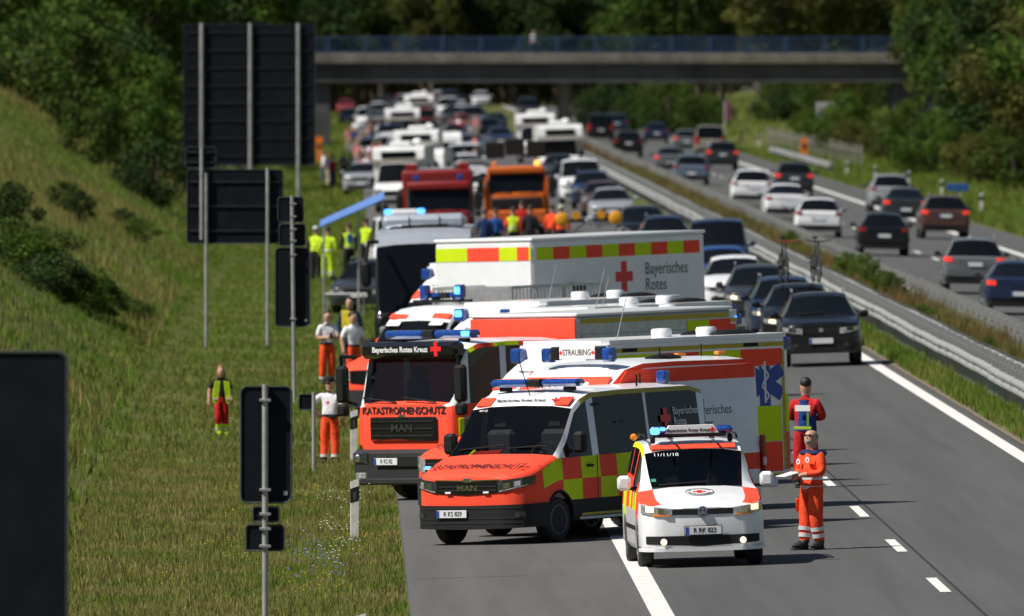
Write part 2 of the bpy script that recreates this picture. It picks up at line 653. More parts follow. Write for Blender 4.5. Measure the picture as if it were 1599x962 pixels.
# small flowers scattered in the verge: white yarrow, blue chicory, yellow hawkweed
def flowers(name, m, n, box, seed, label, r=.011, h=(.2, .4)):
    g = random.Random(seed)
    mb = MB()
    stem = MB()
    cl = [at(g.uniform(box[0], box[2]), g.uniform(box[1], box[3])) for _ in range(max(4, n // 9))]
    for _ in range(n):
        c = g.choice(cl)
        x, y = c.x + g.gauss(0, .16), c.y + g.gauss(0, 1.2)
        z = ground(x, y) + g.uniform(*h)
        mb.lathe([(0, .003), (.004, r), (.011, r * .8)], 2, (x, y, z), 6)
        mb.tube((x, y, ground(x, y) - .02), (x, y, z), .0025, n=3, mi=1, cap=False)
    tag(mb.build(name, [m, GRASSF]), label, 'flowers', kind='stuff')


flowers('yarrow_flowers', mat('white_petals', (.75, .75, .7), .7), 100, (500, 800, 560, 905), 1, 'small white flowers in the grass behind the delineator post', .014)
flowers('chicory_flowers', mat('blue_petals', (.22, .25, .7), .7), 130, (440, 865, 530, 935), 2, 'small blue flowers in the verge grass')
flowers('hawkweed_flowers', mat('yellow_petals', (.75, .5, .02), .7), 150, (260, 780, 600, 960), 3, 'scattered small yellow flowers in the verge')
# ---------------------------------------------------------------- guardrails
def wprof(h0, side):
    """W-beam section in x,z, facing side (+1: right)"""
    p = [(0, 0), (.035, .03), (.08, .055), (.08, .10), (.03, .135), (.03, .175), (.08, .21), (.08, .255), (.035, .28), (0, .31)]
    q = [(x * side, z + h0) for x, z in p]
    return q + [(x - .004 * side, z) for x, z in reversed(q)]


def guardrail(name, x, ys, side, label, post_x, ymax_parts, hgt=.44):
    root = empty(name, (x, ys[0], ground(x, ys[0])), 0, label, 'guardrail')
    z0 = ground(x, ys[0])
    seg = MB()
    seg.prism(wprof(hgt, side), 1, 0, 3.94)
    lap = MB()
    lap.prism([(a + .006 * side, b) for a, b in wprof(hgt, side)], 1, -.14, .14)
    for k in range(4):
        lap.box((.085 * side, -.09 + .06 * k, hgt + .155), (.02, .03, .03))
    pm = MB()
    pm.box((0, 0, .28), (.1, .06, 1.0), b=.004)
    sp = MB()
    sp.box((-side * .09, 0, hgt + .155), (.16, .08, .2), b=.006)
    seg_o = lap_o = post_o = None
    y = ys[0]
    n = 0
    while y < min(ys[1], ymax_parts):
        wob = .014 * math.sin(y * .11 + x) + .008 * math.sin(y * .37)
        if seg_o is None:
            seg_o = seg.build('beam', STEEL, root)
            lap_o = lap.build('beam_joint', STEEL, root)
            post_o = pm.build('post', STEEL, root)
            s, l, p = seg_o, lap_o, post_o
            sps = sp.build('spacer', STEEL, root)
        else:
            s, l, p = link('beam', seg_o.data, root), link('beam_joint', lap_o.data, root), link('post', post_o.data, root)
            sps = link('spacer', sps.data, root)
        s.location = (wob, y - ys[0], wob * .6)
        s.rotation_euler = (R(.04) * math.sin(y), 0, R(.05) * math.cos(y * .4))
        l.location = (wob, y - ys[0], wob * .6)
        p.location = (post_x - x, y - ys[0], 0)
        sps.location = (0, y - ys[0], 0)
        if y < 460:
            q = link('post', post_o.data, root)
            q.location = (post_x - x, y - ys[0] + 2, 0)
        y += 4
        n += 1
    if ys[1] > ymax_parts:
        mb = MB()
        mb.prism(wprof(hgt, side), 1, y - ys[0], ys[1] - ys[0])
        yy = y
        while yy < ys[1]:
            mb.box((post_x - x, yy - ys[0], .28), (.1, .06, 1.0))
            yy += 4
        tag(mb.build('beam', STEEL, root), kind='stuff')
    return root


guardrail('guardrail', RAIL_A, (286, 1190), -1, 'front beam of the double steel guardrail beside the queue of cars', (RAIL_A + RAIL_A2) / 2 - .1, 720)
guardrail('guardrail', RAIL_A2, (286, 1190), 1, 'rear beam of the double steel guardrail, its back against dry grass', (RAIL_A + RAIL_A2) / 2 + .1, 720)
guardrail('guardrail', RAIL_B, (330, 1190), 1, 'single steel guardrail along the far carriageway behind the dry grass', RAIL_B - .1, 720)
pe = at(1322, 279)
guardrail('guardrail', 26.3, (pe.y, pe.y + 132), -1, 'short guardrail ending on the grass below the trees', 26.42, pe.y + 140)

# ---------------------------------------------------------------- bridge
BD = 1215.0
bs = FPX / BD
bx = lambda px: (px - VX) / bs
bridge = empty('road_bridge', (bx(882), BD, ground(15.5, BD)), 0, 'grey concrete road bridge with blue railing crossing the motorway', 'bridge')
bz0 = bridge.location.z


def bpart(name, m, x0, x1, y0, y1, z0, z1, b=.03, parent=bridge):
    """world coordinates in, a child of the bridge out; the deck falls a little to the right"""
    c = ((x0 + x1) / 2 - bridge.location.x, (y0 + y1) / 2, (z0 + z1) / 2 - bz0)
    return part(name, m, parent, c, (x1 - x0, y1 - y0, z1 - z0), b)


DK = mat('dark_concrete', (0.075, 0.075, 0.075), 0.9, var=0.35, scale=0.35, bump=0.2)  # darker than the fascia concrete, mottled by noise
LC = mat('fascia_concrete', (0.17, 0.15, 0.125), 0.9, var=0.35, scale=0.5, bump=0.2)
RAILBLUE = mat('blue_railing_paint', (0.011, 0.04, 0.10), 0.6, var=0.3)
xa, xb = bx(380), bx(1480)
zd0, zd1, zf, zr = zat(129, BD), zat(99, BD), zat(84, BD), zat(58, BD)
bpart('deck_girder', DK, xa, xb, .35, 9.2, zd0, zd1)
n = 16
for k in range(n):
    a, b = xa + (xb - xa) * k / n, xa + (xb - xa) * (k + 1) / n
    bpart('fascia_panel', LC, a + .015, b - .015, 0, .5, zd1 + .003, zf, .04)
bpart('fascia_panel', LC, xa, xb, 9.05, 9.55, zd1 + .003, zf, .04)
post = None
x = xa + .6
while x < xb:
    if post is None:
        post = MB().box((0, 0, (zr - zf) / 2), (.28, .14, zr - zf), 0, .01).build('railing_post', RAILBLUE, bridge)
        o = post
    else:
        o = link('railing_post', post.data, bridge)
    o.location = (x - bridge.location.x, .25, zf - bz0)
    x += 2.72
for z in (zr - .03, zf + .12):
    bpart('hand_rail', RAILBLUE, xa, xb, .2, .3, z - .05, z + .05, .01)
inf = MB()
x = xa
while x < xb:
    inf.box((x - bridge.location.x, .25, (zf + zr) / 2 - bz0), (.03, .03, zr - zf - .1))
    inf.box((x - bridge.location.x, 9.3, (zf + zr) / 2 - bz0), (.03, .03, zr - zf - .1))
    x += .13
tag(inf.build('railing_bars', RAILBLUE, bridge), kind='stuff')
gx = ground(15.5, BD)
for yy in (2.2, 6.8):
    MB().tube((0, yy, -.3), (0, yy, zd0 - bz0), .47, n=20).build('pillar', LC, bridge)
bpart('abutment', DK, bx(440), bx(516), .8, 9.0, ground(-3, BD) - 1, zd0, .05)
bpart('abutment', DK, bx(1395), bx(1470), .8, 9.0, ground(36, BD) - 1, zd0, .05)


# ---------------------------------------------------------------- signs seen from behind
def sign(name, d, pxs, panels, posts, label, brace=True, lean=0.0, foot=None):
    """panels: pixel boxes; posts: (x, top) pixels; all at distance d"""
    s = FPX / d
    cx = (pxs - VX) / s
    root = empty(name, (cx, d, ground(cx, d)), 0, label, 'road sign')
    g0 = root.location.z
    for (x0, y0, x1, y1) in panels:
        w, h = (x1 - x0) / s, (y1 - y0) / s
        X, Z = ((x0 + x1) / 2 - VX) / s - cx, zat((y0 + y1) / 2, d) - g0
        r = min(.09, w * .12, h * .12)
        poly = []
        for qx, qz, a0 in ((1, 1, 0), (-1, 1, 90), (-1, -1, 180), (1, -1, 270)):
            for t in (0, 30, 60, 90):
                a = R(a0 + t)
                poly.append((X + qx * (w / 2 - r) + r * math.cos(a), Z + qz * (h / 2 - r) + r * math.sin(a)))
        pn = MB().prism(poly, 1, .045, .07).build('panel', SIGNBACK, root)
        fr = MB()
        for i in range(len(poly)):
            a, b = poly[i], poly[(i + 1) % len(poly)]
            fr.tube((a[0], .04, a[1]), (b[0], .04, b[1]), .012, n=5)
        fr.build('rim', mat('sign_rim', (.10, .11, .12), .4, metal=.6, var=.2), pn)
        if brace:
            k = max(2, int(h / .62))
            for i in range(k):
                z = Z - h / 2 + h * (i + .5) / k
                part('rail', mat('sign_rail', (.009, .012, .017), .5, metal=.1, var=.2), pn, (X, .03, z), (w * .96, .03, .045), .004)
        stk = MB().box((X + w * .38, .041, Z - h * .42), (.05, .004, .05)).build('sticker', mat('grey_sticker', (.3, .3, .3), .6), pn) if h > 1.2 and w < 1 else None
    for px, ytop, r, *yb in posts:
        X = (px - VX) / s - cx
        zt = zat(ytop, d) - g0
        gz = ground(X + cx, d) - g0 if foot is None else foot - g0
        if yb:
            gz = zat(yb[0], d) - g0 + .4
        MB().tube((X + lean * zt * .5, -.01, gz - .4), (X - lean * zt * .5, -.01, zt), r, n=10).build('post', STEEL, root)
    return root


def clamp(root, d, px, pys):
    s = FPX / d
    for py in pys:
        o = MB().box((0, 0, 0), (.14, .15, .035), 0, .004).build('clamp', STEEL, root)
        o.location = ((px - VX) / s - root.location.x, 0.01, zat(py, d) - root.location.z)


sign('direction_sign', 660, 390, [(287, 38, 492, 258)], [(315, 36, .075), (391, 36, .075), (466, 36, .075)],
     'very large dark sign seen from behind, highest of all, on three grey posts')
sign('direction_sign', 440, 367, [(292, 265, 442, 380), (290, 230, 337, 262)], [(322, 270, .045), (418, 262, .045), (315, 230, .05, 374)],
     'wide dark sign seen from behind with a small plate on top, on slim posts')
S3 = sign('panel_sign', 372, 457, [(434, 308, 474, 347), (436, 350, 477, 384), (430, 387, 484, 510)], [(458, 306, .042)],
          'slim sign stack of three dark plates on one leaning post', brace=False, lean=.012)
clamp(S3, 372, 458, (318, 338, 358, 376, 398, 498))
S4 = sign('panel_sign', 210, 415, [(376, 604, 455, 785), (395, 792, 435, 815), (384, 820, 443, 860)], [(414, 600, .038)],
          'tall dark sign plate over two small plates on a post in the near verge', brace=False)
clamp(S4, 210, 414, (625, 765, 803, 826, 853))
sign('direction_sign', 150, 40, [(-260, 550, 105, 1060)], [(-200, 550, .06)],
     'nearest dark sign back filling the lower corner of the picture', brace=False)
sign('marker_sign', 308, 482, [(467, 616, 488, 640)], [(490, 612, .036)],
     'little black kilometre plate on a short grey post beside the man with a cap', brace=False)


def delineator(loc, label, rz=0.0):
    root = empty('delineator_post', loc, rz, label, 'delineator', 'white roadside delineator posts')
    poly = [(-.06, -.05), (.06, -.05), (.07, .02), (.0, .06), (-.07, .02)]
    mb = MB()
    n = 5
    vs = [(x, y, -.15) for x, y in poly] + [(x, y, .93 + (x + .07) * .35) for x, y in poly]
    mb.add(vs, [(0, 1, 2, 3, 4)[::-1], (5, 6, 7, 8, 9)] + [(i, (i + 1) % 5, 5 + (i + 1) % 5, 5 + i) for i in range(5)])
    mb.build('shaft', mat('delineator_white', (.72, .72, .7), .6, var=.15, dirt=.4), root)
    mb = MB()
    vs = [(x * 1.03, y * 1.05 - .001, .60 + (x + .07) * .35) for x, y in poly] + [(x * 1.03, y * 1.05 - .001, .82 + (x + .07) * .35) for x, y in poly]
    mb.add(vs, [(i, (i + 1) % 5, 5 + (i + 1) % 5, 5 + i) for i in range(5)] + [(0, 1, 2, 3, 4), (5, 6, 7, 8, 9)])
    mb.build('black_band', BLACK, root)
    part('reflector', mat('reflector', (.06, .06, .065), .3), root, (0, -.056, .71), (.05, .006, .13), .002)
    return root


delineator(at(554, 846), 'white delineator post with black band beside the hard shoulder')
delineator(atd(563, 203), 'delineator post cut off by the bottom edge of the picture')
delineator(at(553, 722), 'delineator post half hidden beside the heavy truck mirror')
for i, (px, py) in enumerate(((1533, 336), (1471, 312), (1419, 297), (1367, 287), (1323, 279), (1185, 232), (1158, 222))):
    delineator(at(px, py), 'small white delineator post on the grass beyond the far carriageway')

# far side furniture
sp = at(1256, 262)
ph = empty('emergency_phone', sp, 0, 'orange emergency call pillar on the far verge', 'call pillar')
MB().prism([(-.22, 0), (.22, 0), (.2, 1.5), (.12, 1.75), (-.12, 1.75), (-.2, 1.5)], 1, -.12, .12).build('pillar', mat('call_orange', (.8, .2, .02), .5, var=.1), ph)
part('speaker_plate', BLACK, ph, (0, -.13, 1.25), (.22, .02, .3), .01)
sp = at(498, 256)
ph2 = empty('emergency_phone', sp, 0, 'orange call pillar beside the very large sign', 'call pillar')
MB().prism([(-.16, 0), (.16, 0), (.16, 1.3), (.24, 1.35), (.24, 1.7), (-.24, 1.7), (-.24, 1.35), (-.16, 1.3)], 1, -.1, .1).build('pillar', MATS['call_orange'], ph2)
part('speaker_plate', BLACK, ph2, (0, -.11, 1.1), (.2, .02, .25), .01)
sp = at(1496, 330)
bsn = empty('guide_sign', sp, 0, 'small blue guide sign low on the far verge', 'road sign')
part('panel', mat('guide_blue', (.02, .09, .3), .45), bsn, (0, 0, 1.05), (.95, .03, .32), .01)
MB().tube((0, .05, -.2), (0, .05, 1.2), .03).build('post', STEEL, bsn)
for px, py, h, lb in ((1060, 192, 2.7, 'thin purple banner pole left of its twin beyond the bridge'), (1132, 206, 2.4, 'thin purple banner pole nearer the trees')):
    c = at(px, py)
    k = empty('banner_pole', c, 0, lb, 'banner')
    MB().tube((0, 0, 0), (0, 0, h), .04).build('pole', mat('white_pole', (.6, .6, .6), .5), k)
    MB().box((.2, 0, h - .75), (.42, .02, 1.4), 0, .005).build('banner', mat('purple_cloth', (.22, .03, .12), .7, var=.2), k)
c = at(1322, 232)
hut = empty('noise_screen', (c.x, c.y + 30, c.z), 0, 'pale grey corrugated screen among the bushes', 'screen')
mb = MB()
for i in range(9):
    part('sheet_panel', mat('pale_metal', (.42, .42, .42), .6, var=.15), hut, (-1.0 + i * .25, 0.02 * (i % 2), zat(172, c.y + 30) - c.z), (.235, .05, 1.05), .005)
for sx in (-.8, .8):
    MB().tube((sx, .06, -.3), (sx, .06, zat(160, c.y + 30) - c.z), .05).build('post', STEEL, hut)


def picket_fence(name, p0, p1, h, m, label, n):
    root = empty(name, p0, 0, label, 'fence')
    pk = None
    for i in range(n):
        t = i / (n - 1)
        q = Vector(p0).lerp(Vector(p1), t)
        q.z = ground(q.x, q.y)
        if pk is None:
            pk = o = MB().box((0, 0, h / 2), (.16, .03, h), 0, .01).build('picket', m, root)
        else:
            o = link('picket', pk.data, root)
        o.location = q - Vector(p0) + Vector((0, 0, .04 * math.sin(i * 2.3)))
    a, b = Vector((0, .03, h * .7)), Vector(p1) - Vector(p0)
    b.z = ground(p1[0], p1[1]) - p0[2]
    MB().tube(a, b + Vector((0, .03, h * .7)), .03).build('rail', m, root)
    return root


c0, c1 = atd(-30, 760), atd(45, 800)
picket_fence('picket_fence', c0, c1, 1.25, mat('grey_boards', (.26, .26, .26), .85, var=.3), 'grey board fence at the top of the embankment', 18)
c0, c1 = at(1200, 228), at(1345, 262)
picket_fence('game_fence', c0, c1, 1.3, mat('weathered_posts', (.28, .26, .23), .9, var=.3), 'pale post fence on the far verge behind the short guardrail', 22)


# ---------------------------------------------------------------- trees and shrubs
LEAF = [mat('leaf_mid', (0.075, 0.115, 0.02), .8, col2=(0.042, 0.07, 0.015), scale=.5, island=.36, trans=.3, spec=.1),
        mat('leaf_olive', (0.125, 0.12, 0.03), .8, col2=(0.055, 0.075, 0.018), scale=.4, island=.36, trans=.3, spec=.1),
        mat('leaf_dark', (0.048, 0.075, 0.02), .8, col2=(0.026, 0.048, 0.014), scale=.5, island=.36, trans=.25, spec=.1),
        mat('leaf_fresh', (0.10, 0.15, 0.022), .8, col2=(0.04, 0.08, 0.014), scale=.7, island=.36, trans=.3, spec=.1)]
BARK = mat('bark', (0.09, 0.07, 0.05), .95, var=.4, scale=3, bump=.6)


def crown_mesh(blobs, per, size, seed):
    g = np.random.default_rng(seed)
    cs = []
    for (c, r) in blobs:
        n = int(per * (r[0] * r[2]) ** .9)
        v = g.normal(size=(n, 3))
        v /= np.linalg.norm(v, axis=1)[:, None]
        rad = g.uniform(0, 1, n) ** .38
        rad *= 1 + .22 * np.sin(v[:, 0] * 5 + c[0]) * np.sin(v[:, 2] * 6 + c[1] * 3)
        cs.append(np.array(c) + v * rad[:, None] * np.array(r))
    P = np.concatenate(cs)
    n = len(P)
    a = g.normal(size=(n, 3))
    a /= np.linalg.norm(a, axis=1)[:, None]
    b = np.cross(a, g.normal(size=(n, 3)))
    b /= np.linalg.norm(b, axis=1)[:, None]
    s = size * g.uniform(.5, 1.4, n)[:, None]
    Q = np.stack([P - a * s, P + b * s * .55, P + a * s, P - b * s * .55], 1).reshape(-1, 3)
    me = bpy.data.meshes.new('crown')
    me.vertices.add(n * 4)
    me.vertices.foreach_set('co', Q.ravel())
    me.loops.add(n * 4)
    me.loops.foreach_set('vertex_index', np.arange(n * 4))
    me.polygons.add(n)
    me.polygons.foreach_set('loop_start', np.arange(n) * 4)
    me.polygons.foreach_set('loop_total', np.full(n, 4))
    me.update(calc_edges=True)
    return me


def tree_proto(name, h, spread, seed, per, leaf, m, bushy=False, columnar=1.0):
    g = random.Random(seed)
    root = empty(name)
    mb = MB()
    z0 = h * (.06 if bushy else .22)
    blobs = []
    tr = h * .018 + .03
    pts = [(0, 0, -.3)]
    for k in range(1, 5):
        pts.append((g.uniform(-.03, .03) * h, g.uniform(-.03, .03) * h, h * .8 * k / 4))
    for k in range(4):
        mb.tube(pts[k], pts[k + 1], tr * (1 - .22 * k), tr * (1 - .22 * (k + 1)), n=7)
    nb = 15 if bushy else 24
    for k in range(nb):
        t = (k + .5) / nb
        z = z0 + (h - z0) * (t ** .9) * .93
        env = math.sin(math.pi * min(1, (t * .86 + .12))) ** .7
        a = k * 2.4 + g.uniform(-.5, .5)
        rr = spread * env * g.uniform(.35, .95)
        c = (rr * math.cos(a), rr * math.sin(a), z)
        br = spread * g.uniform(.26, .44) * (.6 + .4 * env)
        blobs.append((c, (br, br, br * g.uniform(.6, .95) * columnar)))
        if k % 2 == 0:
            s = Vector(pts[min(3, int(t * 4))])
            mb.tube(s, c, tr * .35, tr * .1, n=5, cap=False)
    mb.build('trunk', BARK, root)
    me = crown_mesh(blobs, per, leaf, seed)
    me.materials.append(m)
    link('crown', me, root)
    return root


def place_tree(proto, loc, sc, rz, label, group, name=None, m=None, first=set()):
    if proto.session_uid in first:
        o = copy_tree(proto)
    else:
        first.add(proto.session_uid)
        o = proto
    o.location = loc
    o.rotation_euler = (0, 0, rz)
    o.scale = sc if hasattr(sc, '__len__') else (sc, sc, sc)
    tag(o, label, 'shrub' if 'shrub' in o.name else 'tree', group)
    if m is not None:
        for ch in KIDS[o.session_uid]:
            if ch.data.name.startswith('crown'):
                ch.material_slots[0].link = 'OBJECT'
                ch.material_slots[0].material = m
    return o


PT = [tree_proto('broadleaf_tree', 13, 4.6, 11, 300, .19, LEAF[0]),
      tree_proto('broadleaf_tree', 15, 4.0, 12, 300, .19, LEAF[2], columnar=1.2),
      tree_proto('broadleaf_tree', 11, 5.0, 13, 300, .19, LEAF[1])]
PB = [tree_proto('roadside_shrub', 3.0, 1.6, 21, 900, .085, LEAF[3], bushy=True),
      tree_proto('roadside_shrub', 2.4, 1.9, 22, 900, .08, LEAF[2], bushy=True)]
g = random.Random(5)
for row, (dd, lo, hi, st) in enumerate(((1500, -60, 1660, 88), (1640, -20, 1640, 80), (1850, 0, 1620, 90), (2150, 0, 1620, 130))):
    px = lo
    while px < hi:
        d = dd + g.uniform(-40, 40)
        p = atd(px, d)
        if not (row == 0 and 470 < px < 900) and not (SH - 3 < p.x < R_EDGE + 3):
            place_tree(g.choice(PT), p, g.uniform(1.0, 1.5), g.uniform(0, 6.3),
                       'tree in the dark wood that closes the view behind the bridge', 'wood behind the bridge', m=LEAF[g.choice((0, 2, 2, 1))])
        px += st * g.uniform(.7, 1.2)
# where the road goes out of sight the wood closes in
for k in range(44):
    d = 1900 + 70 * (k % 3) + g.uniform(-15, 15)
    place_tree(g.choice(PT), atd(440 + k * 13, d), g.uniform(1.1, 1.5), g.uniform(0, 6.3),
               'tree in the dark wood that closes the view behind the bridge', 'wood behind the bridge', m=LEAF[g.choice((0, 2, 2, 1))])
for k in range(20):
    d = g.uniform(1290, 1400)
    place_tree(g.choice(PB), atd(g.uniform(905, 1420), d), g.uniform(1.0, 1.9), g.uniform(0, 6.3),
               'low shrub under the bridge beyond the far carriageway', 'shrubs beyond the bridge', m=LEAF[g.choice((0, 2, 1))])
# the wood on the right bank
for px, d, s in ((1392, 1150, .85), (1440, 1010, .9), (1480, 930, .95), (1530, 850, 1.0), (1575, 790, 1.0), (1625, 740, 1.0), (1420, 1090, 1.0), (1500, 1010, 1.05),
                 (1560, 930, 1.05), (1610, 860, 1.05), (1650, 800, 1.1), (1462, 1100, 1.2), (1590, 1010, 1.2), (1540, 1080, 1.3)):
    place_tree(g.choice(PT), atd(px + 75, d), s * g.uniform(.85, 1.1), g.uniform(0, 6.3),
               'tall leafy tree on the bank beyond the far carriageway', 'trees on the far bank', m=LEAF[g.choice((0, 3, 2, 1))])
for k in range(26):
    d = 660 + 22 * k * .9
    place_tree(g.choice(PB), atd(0, d) * 0 + Vector((g.uniform(30.5, 33), d, ground(31, d))), g.uniform(.7, 1.3), g.uniform(0, 6.3),
               'green shrub at the foot of the trees on the far bank', 'shrubs on the far bank', m=LEAF[g.choice((0, 3, 1))])
# the embankment on the left: trees on top, brambles down the slope
for px, d, s in ((60, 900, .8), (150, 880, .9), (235, 870, 1.0), (300, 900, 1.0), (370, 930, 1.0), (20, 980, 1.0), (110, 1000, 1.1),
                 (200, 990, 1.2), (280, 1010, 1.1), (350, 1030, 1.1),  (-30, 870, .9)):
    place_tree(g.choice(PT), atd(px, d), s * g.uniform(.9, 1.1), g.uniform(0, 6.3),
               'dark leafy tree on top of the embankment', 'trees on the embankment', m=LEAF[g.choice((0, 2, 2, 3))])
for px, py, s in ((110, 215, 1.6), (150, 205, 1.7), (190, 225, 1.6), (230, 250, 1.5), (265, 285, 1.3), (215, 285, 1.2), (150, 262, 1.0), (245, 320, 1.0), (275, 250, 1.6),
                  (120, 180, 1.8), (60, 170, 1.7), (180, 180, 1.8)):
    place_tree(g.choice(PB), at(px, py), s, g.uniform(0, 6.3), 'thick green shrub on the upper embankment', 'shrubs on the upper embankment', m=LEAF[g.choice((0, 2, 3))])
for px, py, s in ((15, 420, .62), (45, 440, .6), (80, 462, .6), (112, 476, .55), (142, 488, .5), (172, 496, .42), (205, 500, .34), (20, 370, .6), (62, 405, .55),
                  (100, 330, .4), (125, 350, .4), (215, 380, .4), (190, 360, .3)):
    place_tree(g.choice(PB), at(px, py), (s * g.uniform(.7, 1.1), s * g.uniform(.9, 1.5), s * g.uniform(.55, .95)), g.uniform(0, 6.3), 'dark bramble bush low on the embankment slope', 'brambles on the embankment', m=LEAF[g.choice((2, 3, 0))])
for px, d, s in ((1325, 430, .45), (1350, 422, .5), (1385, 440, .42), (1235, 520, .35), (1440, 380, .3), (1545, 345, .3)):
    x = 14.2 + g.uniform(0, .8)
    y = FPX * x / (px - VX)
    place_tree(PB[0], (x, y, ground(x, y)), (s * .5, s * .9, s * .75), g.uniform(0, 6.3), 'green shrub growing between the guardrails', 'shrubs between the guardrails', m=LEAF[3])
# ---------------------------------------------------------------- vehicle shells: lofted sections, wheel arches cut in, glass as parts
# local frame: nose at y = 0 looking along -y, ground z = 0, the vehicle's left flank at +x
def shell(root, P, paint, glass=GLASS, pick=None, mats=None):
    """P: L w H zb ax rw zn yc zc yt yr yb zrb wr belt rows win
    pick(y, z, strip) -> index into mats; strips: 'sill','side','cant','hood','roof','cap_f','cap_r'"""
    L, w, H = P['L'], P['w'], P['H']
    zb0, rw = P['zb'], P['rw']
    yc, zc, yt, yr, yb = P['yc'], P['zc'], P['yt'], P['yr'], P['yb']
    zn, zrb, wr = P['zn'], P['zrb'], P['wr']
    belt = P['belt']
    rows = P.get('rows', [.35, .7])
    win = P.get('win', [])
    Ht = P.get('Ht', H - .08)
    plan = P.setdefault('plan', [(0, .64), (.05, .78), (.14, .90), (.30, .97), (.5, 1.0), (L - .3, 1.0), (L - .1, .965), (L - .03, .92), (L, .86)])
    top = P.get('top') or [(0, zn - .07), (.07, zn), (yc * .55, zn + (zc - zn) * .62), (yc, zc), (yt, Ht), (yt + .3, H - .015), ((yt + yr) / 2, H), (yr - .25, H - .02), (yr, H - .07),
                           (yb, zrb), (L - .04, zrb - .02), (L, zrb - .08)]
    ys = {0, .05, .14, .38, yc * .55, yc, (yc + yt) / 2, yt, yt + .3, yr, (yr + yb) / 2, yb, L - .3, L - .1, L - .03, L}
    ys |= {y for y, _ in top} | {y for y, _ in plan}
    for a, b in win:
        ys |= {a, b}
    ys |= set(P.get('ys', []))
    for ya in P['ax']:
        for t in range(-5, 6):
            ys.add(ya + (rw + .07) * math.sin(t / 5 * math.pi / 2))
        ys.add(ya - rw - .10)
        ys.add(ya + rw + .10)
    ys = sorted(y for y in ys if 0 <= y <= L)
    ys = [y for i, y in enumerate(ys) if i == 0 or y - ys[i - 1] > .008]

    def kroof(y):
        if y <= yc:
            return 0.0
        if y < yt:
            return (y - yc) / (yt - yc)
        if y <= yr:
            return 1.0
        if y < yb:
            return (yb - y) / (yb - yr)
        return 0.0
    prof = []
    for y in ys:
        wy = w * lerp(y, plan)
        z = zb0
        for ya in P['ax']:
            r = rw + .07
            if abs(y - ya) < r:
                z = max(z, rw + math.sqrt(r * r - (y - ya) ** 2))
        zb = z
        zt = lerp(y, top)
        be = min(lerp(y, belt), zt - .03)
        k = kroof(y)
        z1 = zb + .07 if zb <= zb0 + .01 else zb + .004
        side = [(wy * .94, zb), (wy * .992, z1)]
        for t in rows:
            zz = zb0 + t * (be - zb0)
            side.append((wy * (1.0 if t < .8 else .995), max(zz, z1 + .003 * (t + 1))))
        side.append((wy * .975, be))
        p4 = (wy * .955 * (1 - k) + (wr + .035) * k, (be + (zt - be) * .25) * (1 - k) + (min(zt, H) - .125) * k)
        p5 = (wy * P.get('p5k', .90) * (1 - k) + wr * k, (be + (zt - be) * .6) * (1 - k) + (zt - .055) * k)
        p6 = (p5[0] * .62, zt - (zt - p5[1]) * .22)
        side += [p4, p5, p6, (0, zt)]
        prof.append(side)
    nr = len(rows) + 2                       # index of the belt point
    M = nr + 5
    keys = {}

    def put(key, quad, mi):
        keys.setdefault(key, (MB(), {}))
        mb, ix = keys[key]
        f = []
        for q in quad:
            if q not in ix:
                ix[q] = len(mb.v)
                s, i, j = q
                mb.v.append((prof[i][j][0] * s, ys[i], prof[i][j][1]))
            f.append(ix[q])
        mb.f.append(tuple(f))
        mb.m.append(mi)
    pick = pick or (lambda y, z, s: 0)
    for i in range(len(ys) - 1):
        ym = (ys[i] + ys[i + 1]) / 2
        for j in range(M - 1):
            zm = (prof[i][j][1] + prof[i][j + 1][1] + prof[i + 1][j][1] + prof[i + 1][j + 1][1]) / 4
            key = 'body'
            st = 'sill' if j == 0 else 'side' if j < nr else 'glass' if j == nr else 'cant' if j == nr + 1 else 'roof' if yc <= ym else 'hood'
            wi = [k for k, (a, b) in enumerate(win) if a <= ym <= b]
            if st == 'glass' and wi:
                key = 'side_window%d' % wi[0]
            if j >= nr + 2 and yc < ym < yt:
                key = 'windscreen'
            if j >= nr + 2 and yr < ym < yb and P.get('rearglass', True):
                key = 'rear_window'
            for s in (1, -1):
                kk = key + ('+' if s > 0 else '-') if key.startswith('side_w') else key
                q = [(s, i, j), (s, i + 1, j), (s, i + 1, j + 1), (s, i, j + 1)]
                if s < 0:
                    q.reverse()
                put(kk, q, pick(ym, zm, st) if key == 'body' else 0)
        for s in (1, -1):                    # floor
            pass
    for i, st in ((0, 'cap_f'), (len(ys) - 1, 'cap_r')):
        ring = [(1, i, j) for j in range(M)] + [(-1, i, j) for j in range(M - 2, -1, -1)]
        if i:
            ring.reverse()
        put('body', ring, pick(ys[i], 1.0, st))
    ml = mats or [paint]
    obs = {}
    for k, (mb, _) in keys.items():
        nm = 'side_window' if k.startswith('side_w') else k
        obs[k] = mb.build(nm, ml if k == 'body' else glass, root, angle=32)
    # dark underbody closes the floor
    part('underbody', BLACK, root, (0, L / 2, zb0 + .12), (w * 1.5, L * .9, .2), .02)
    return obs


NOSE = [(0, .60), (.05, .75), (.13, .87), (.28, .955), (.5, 1.0)]


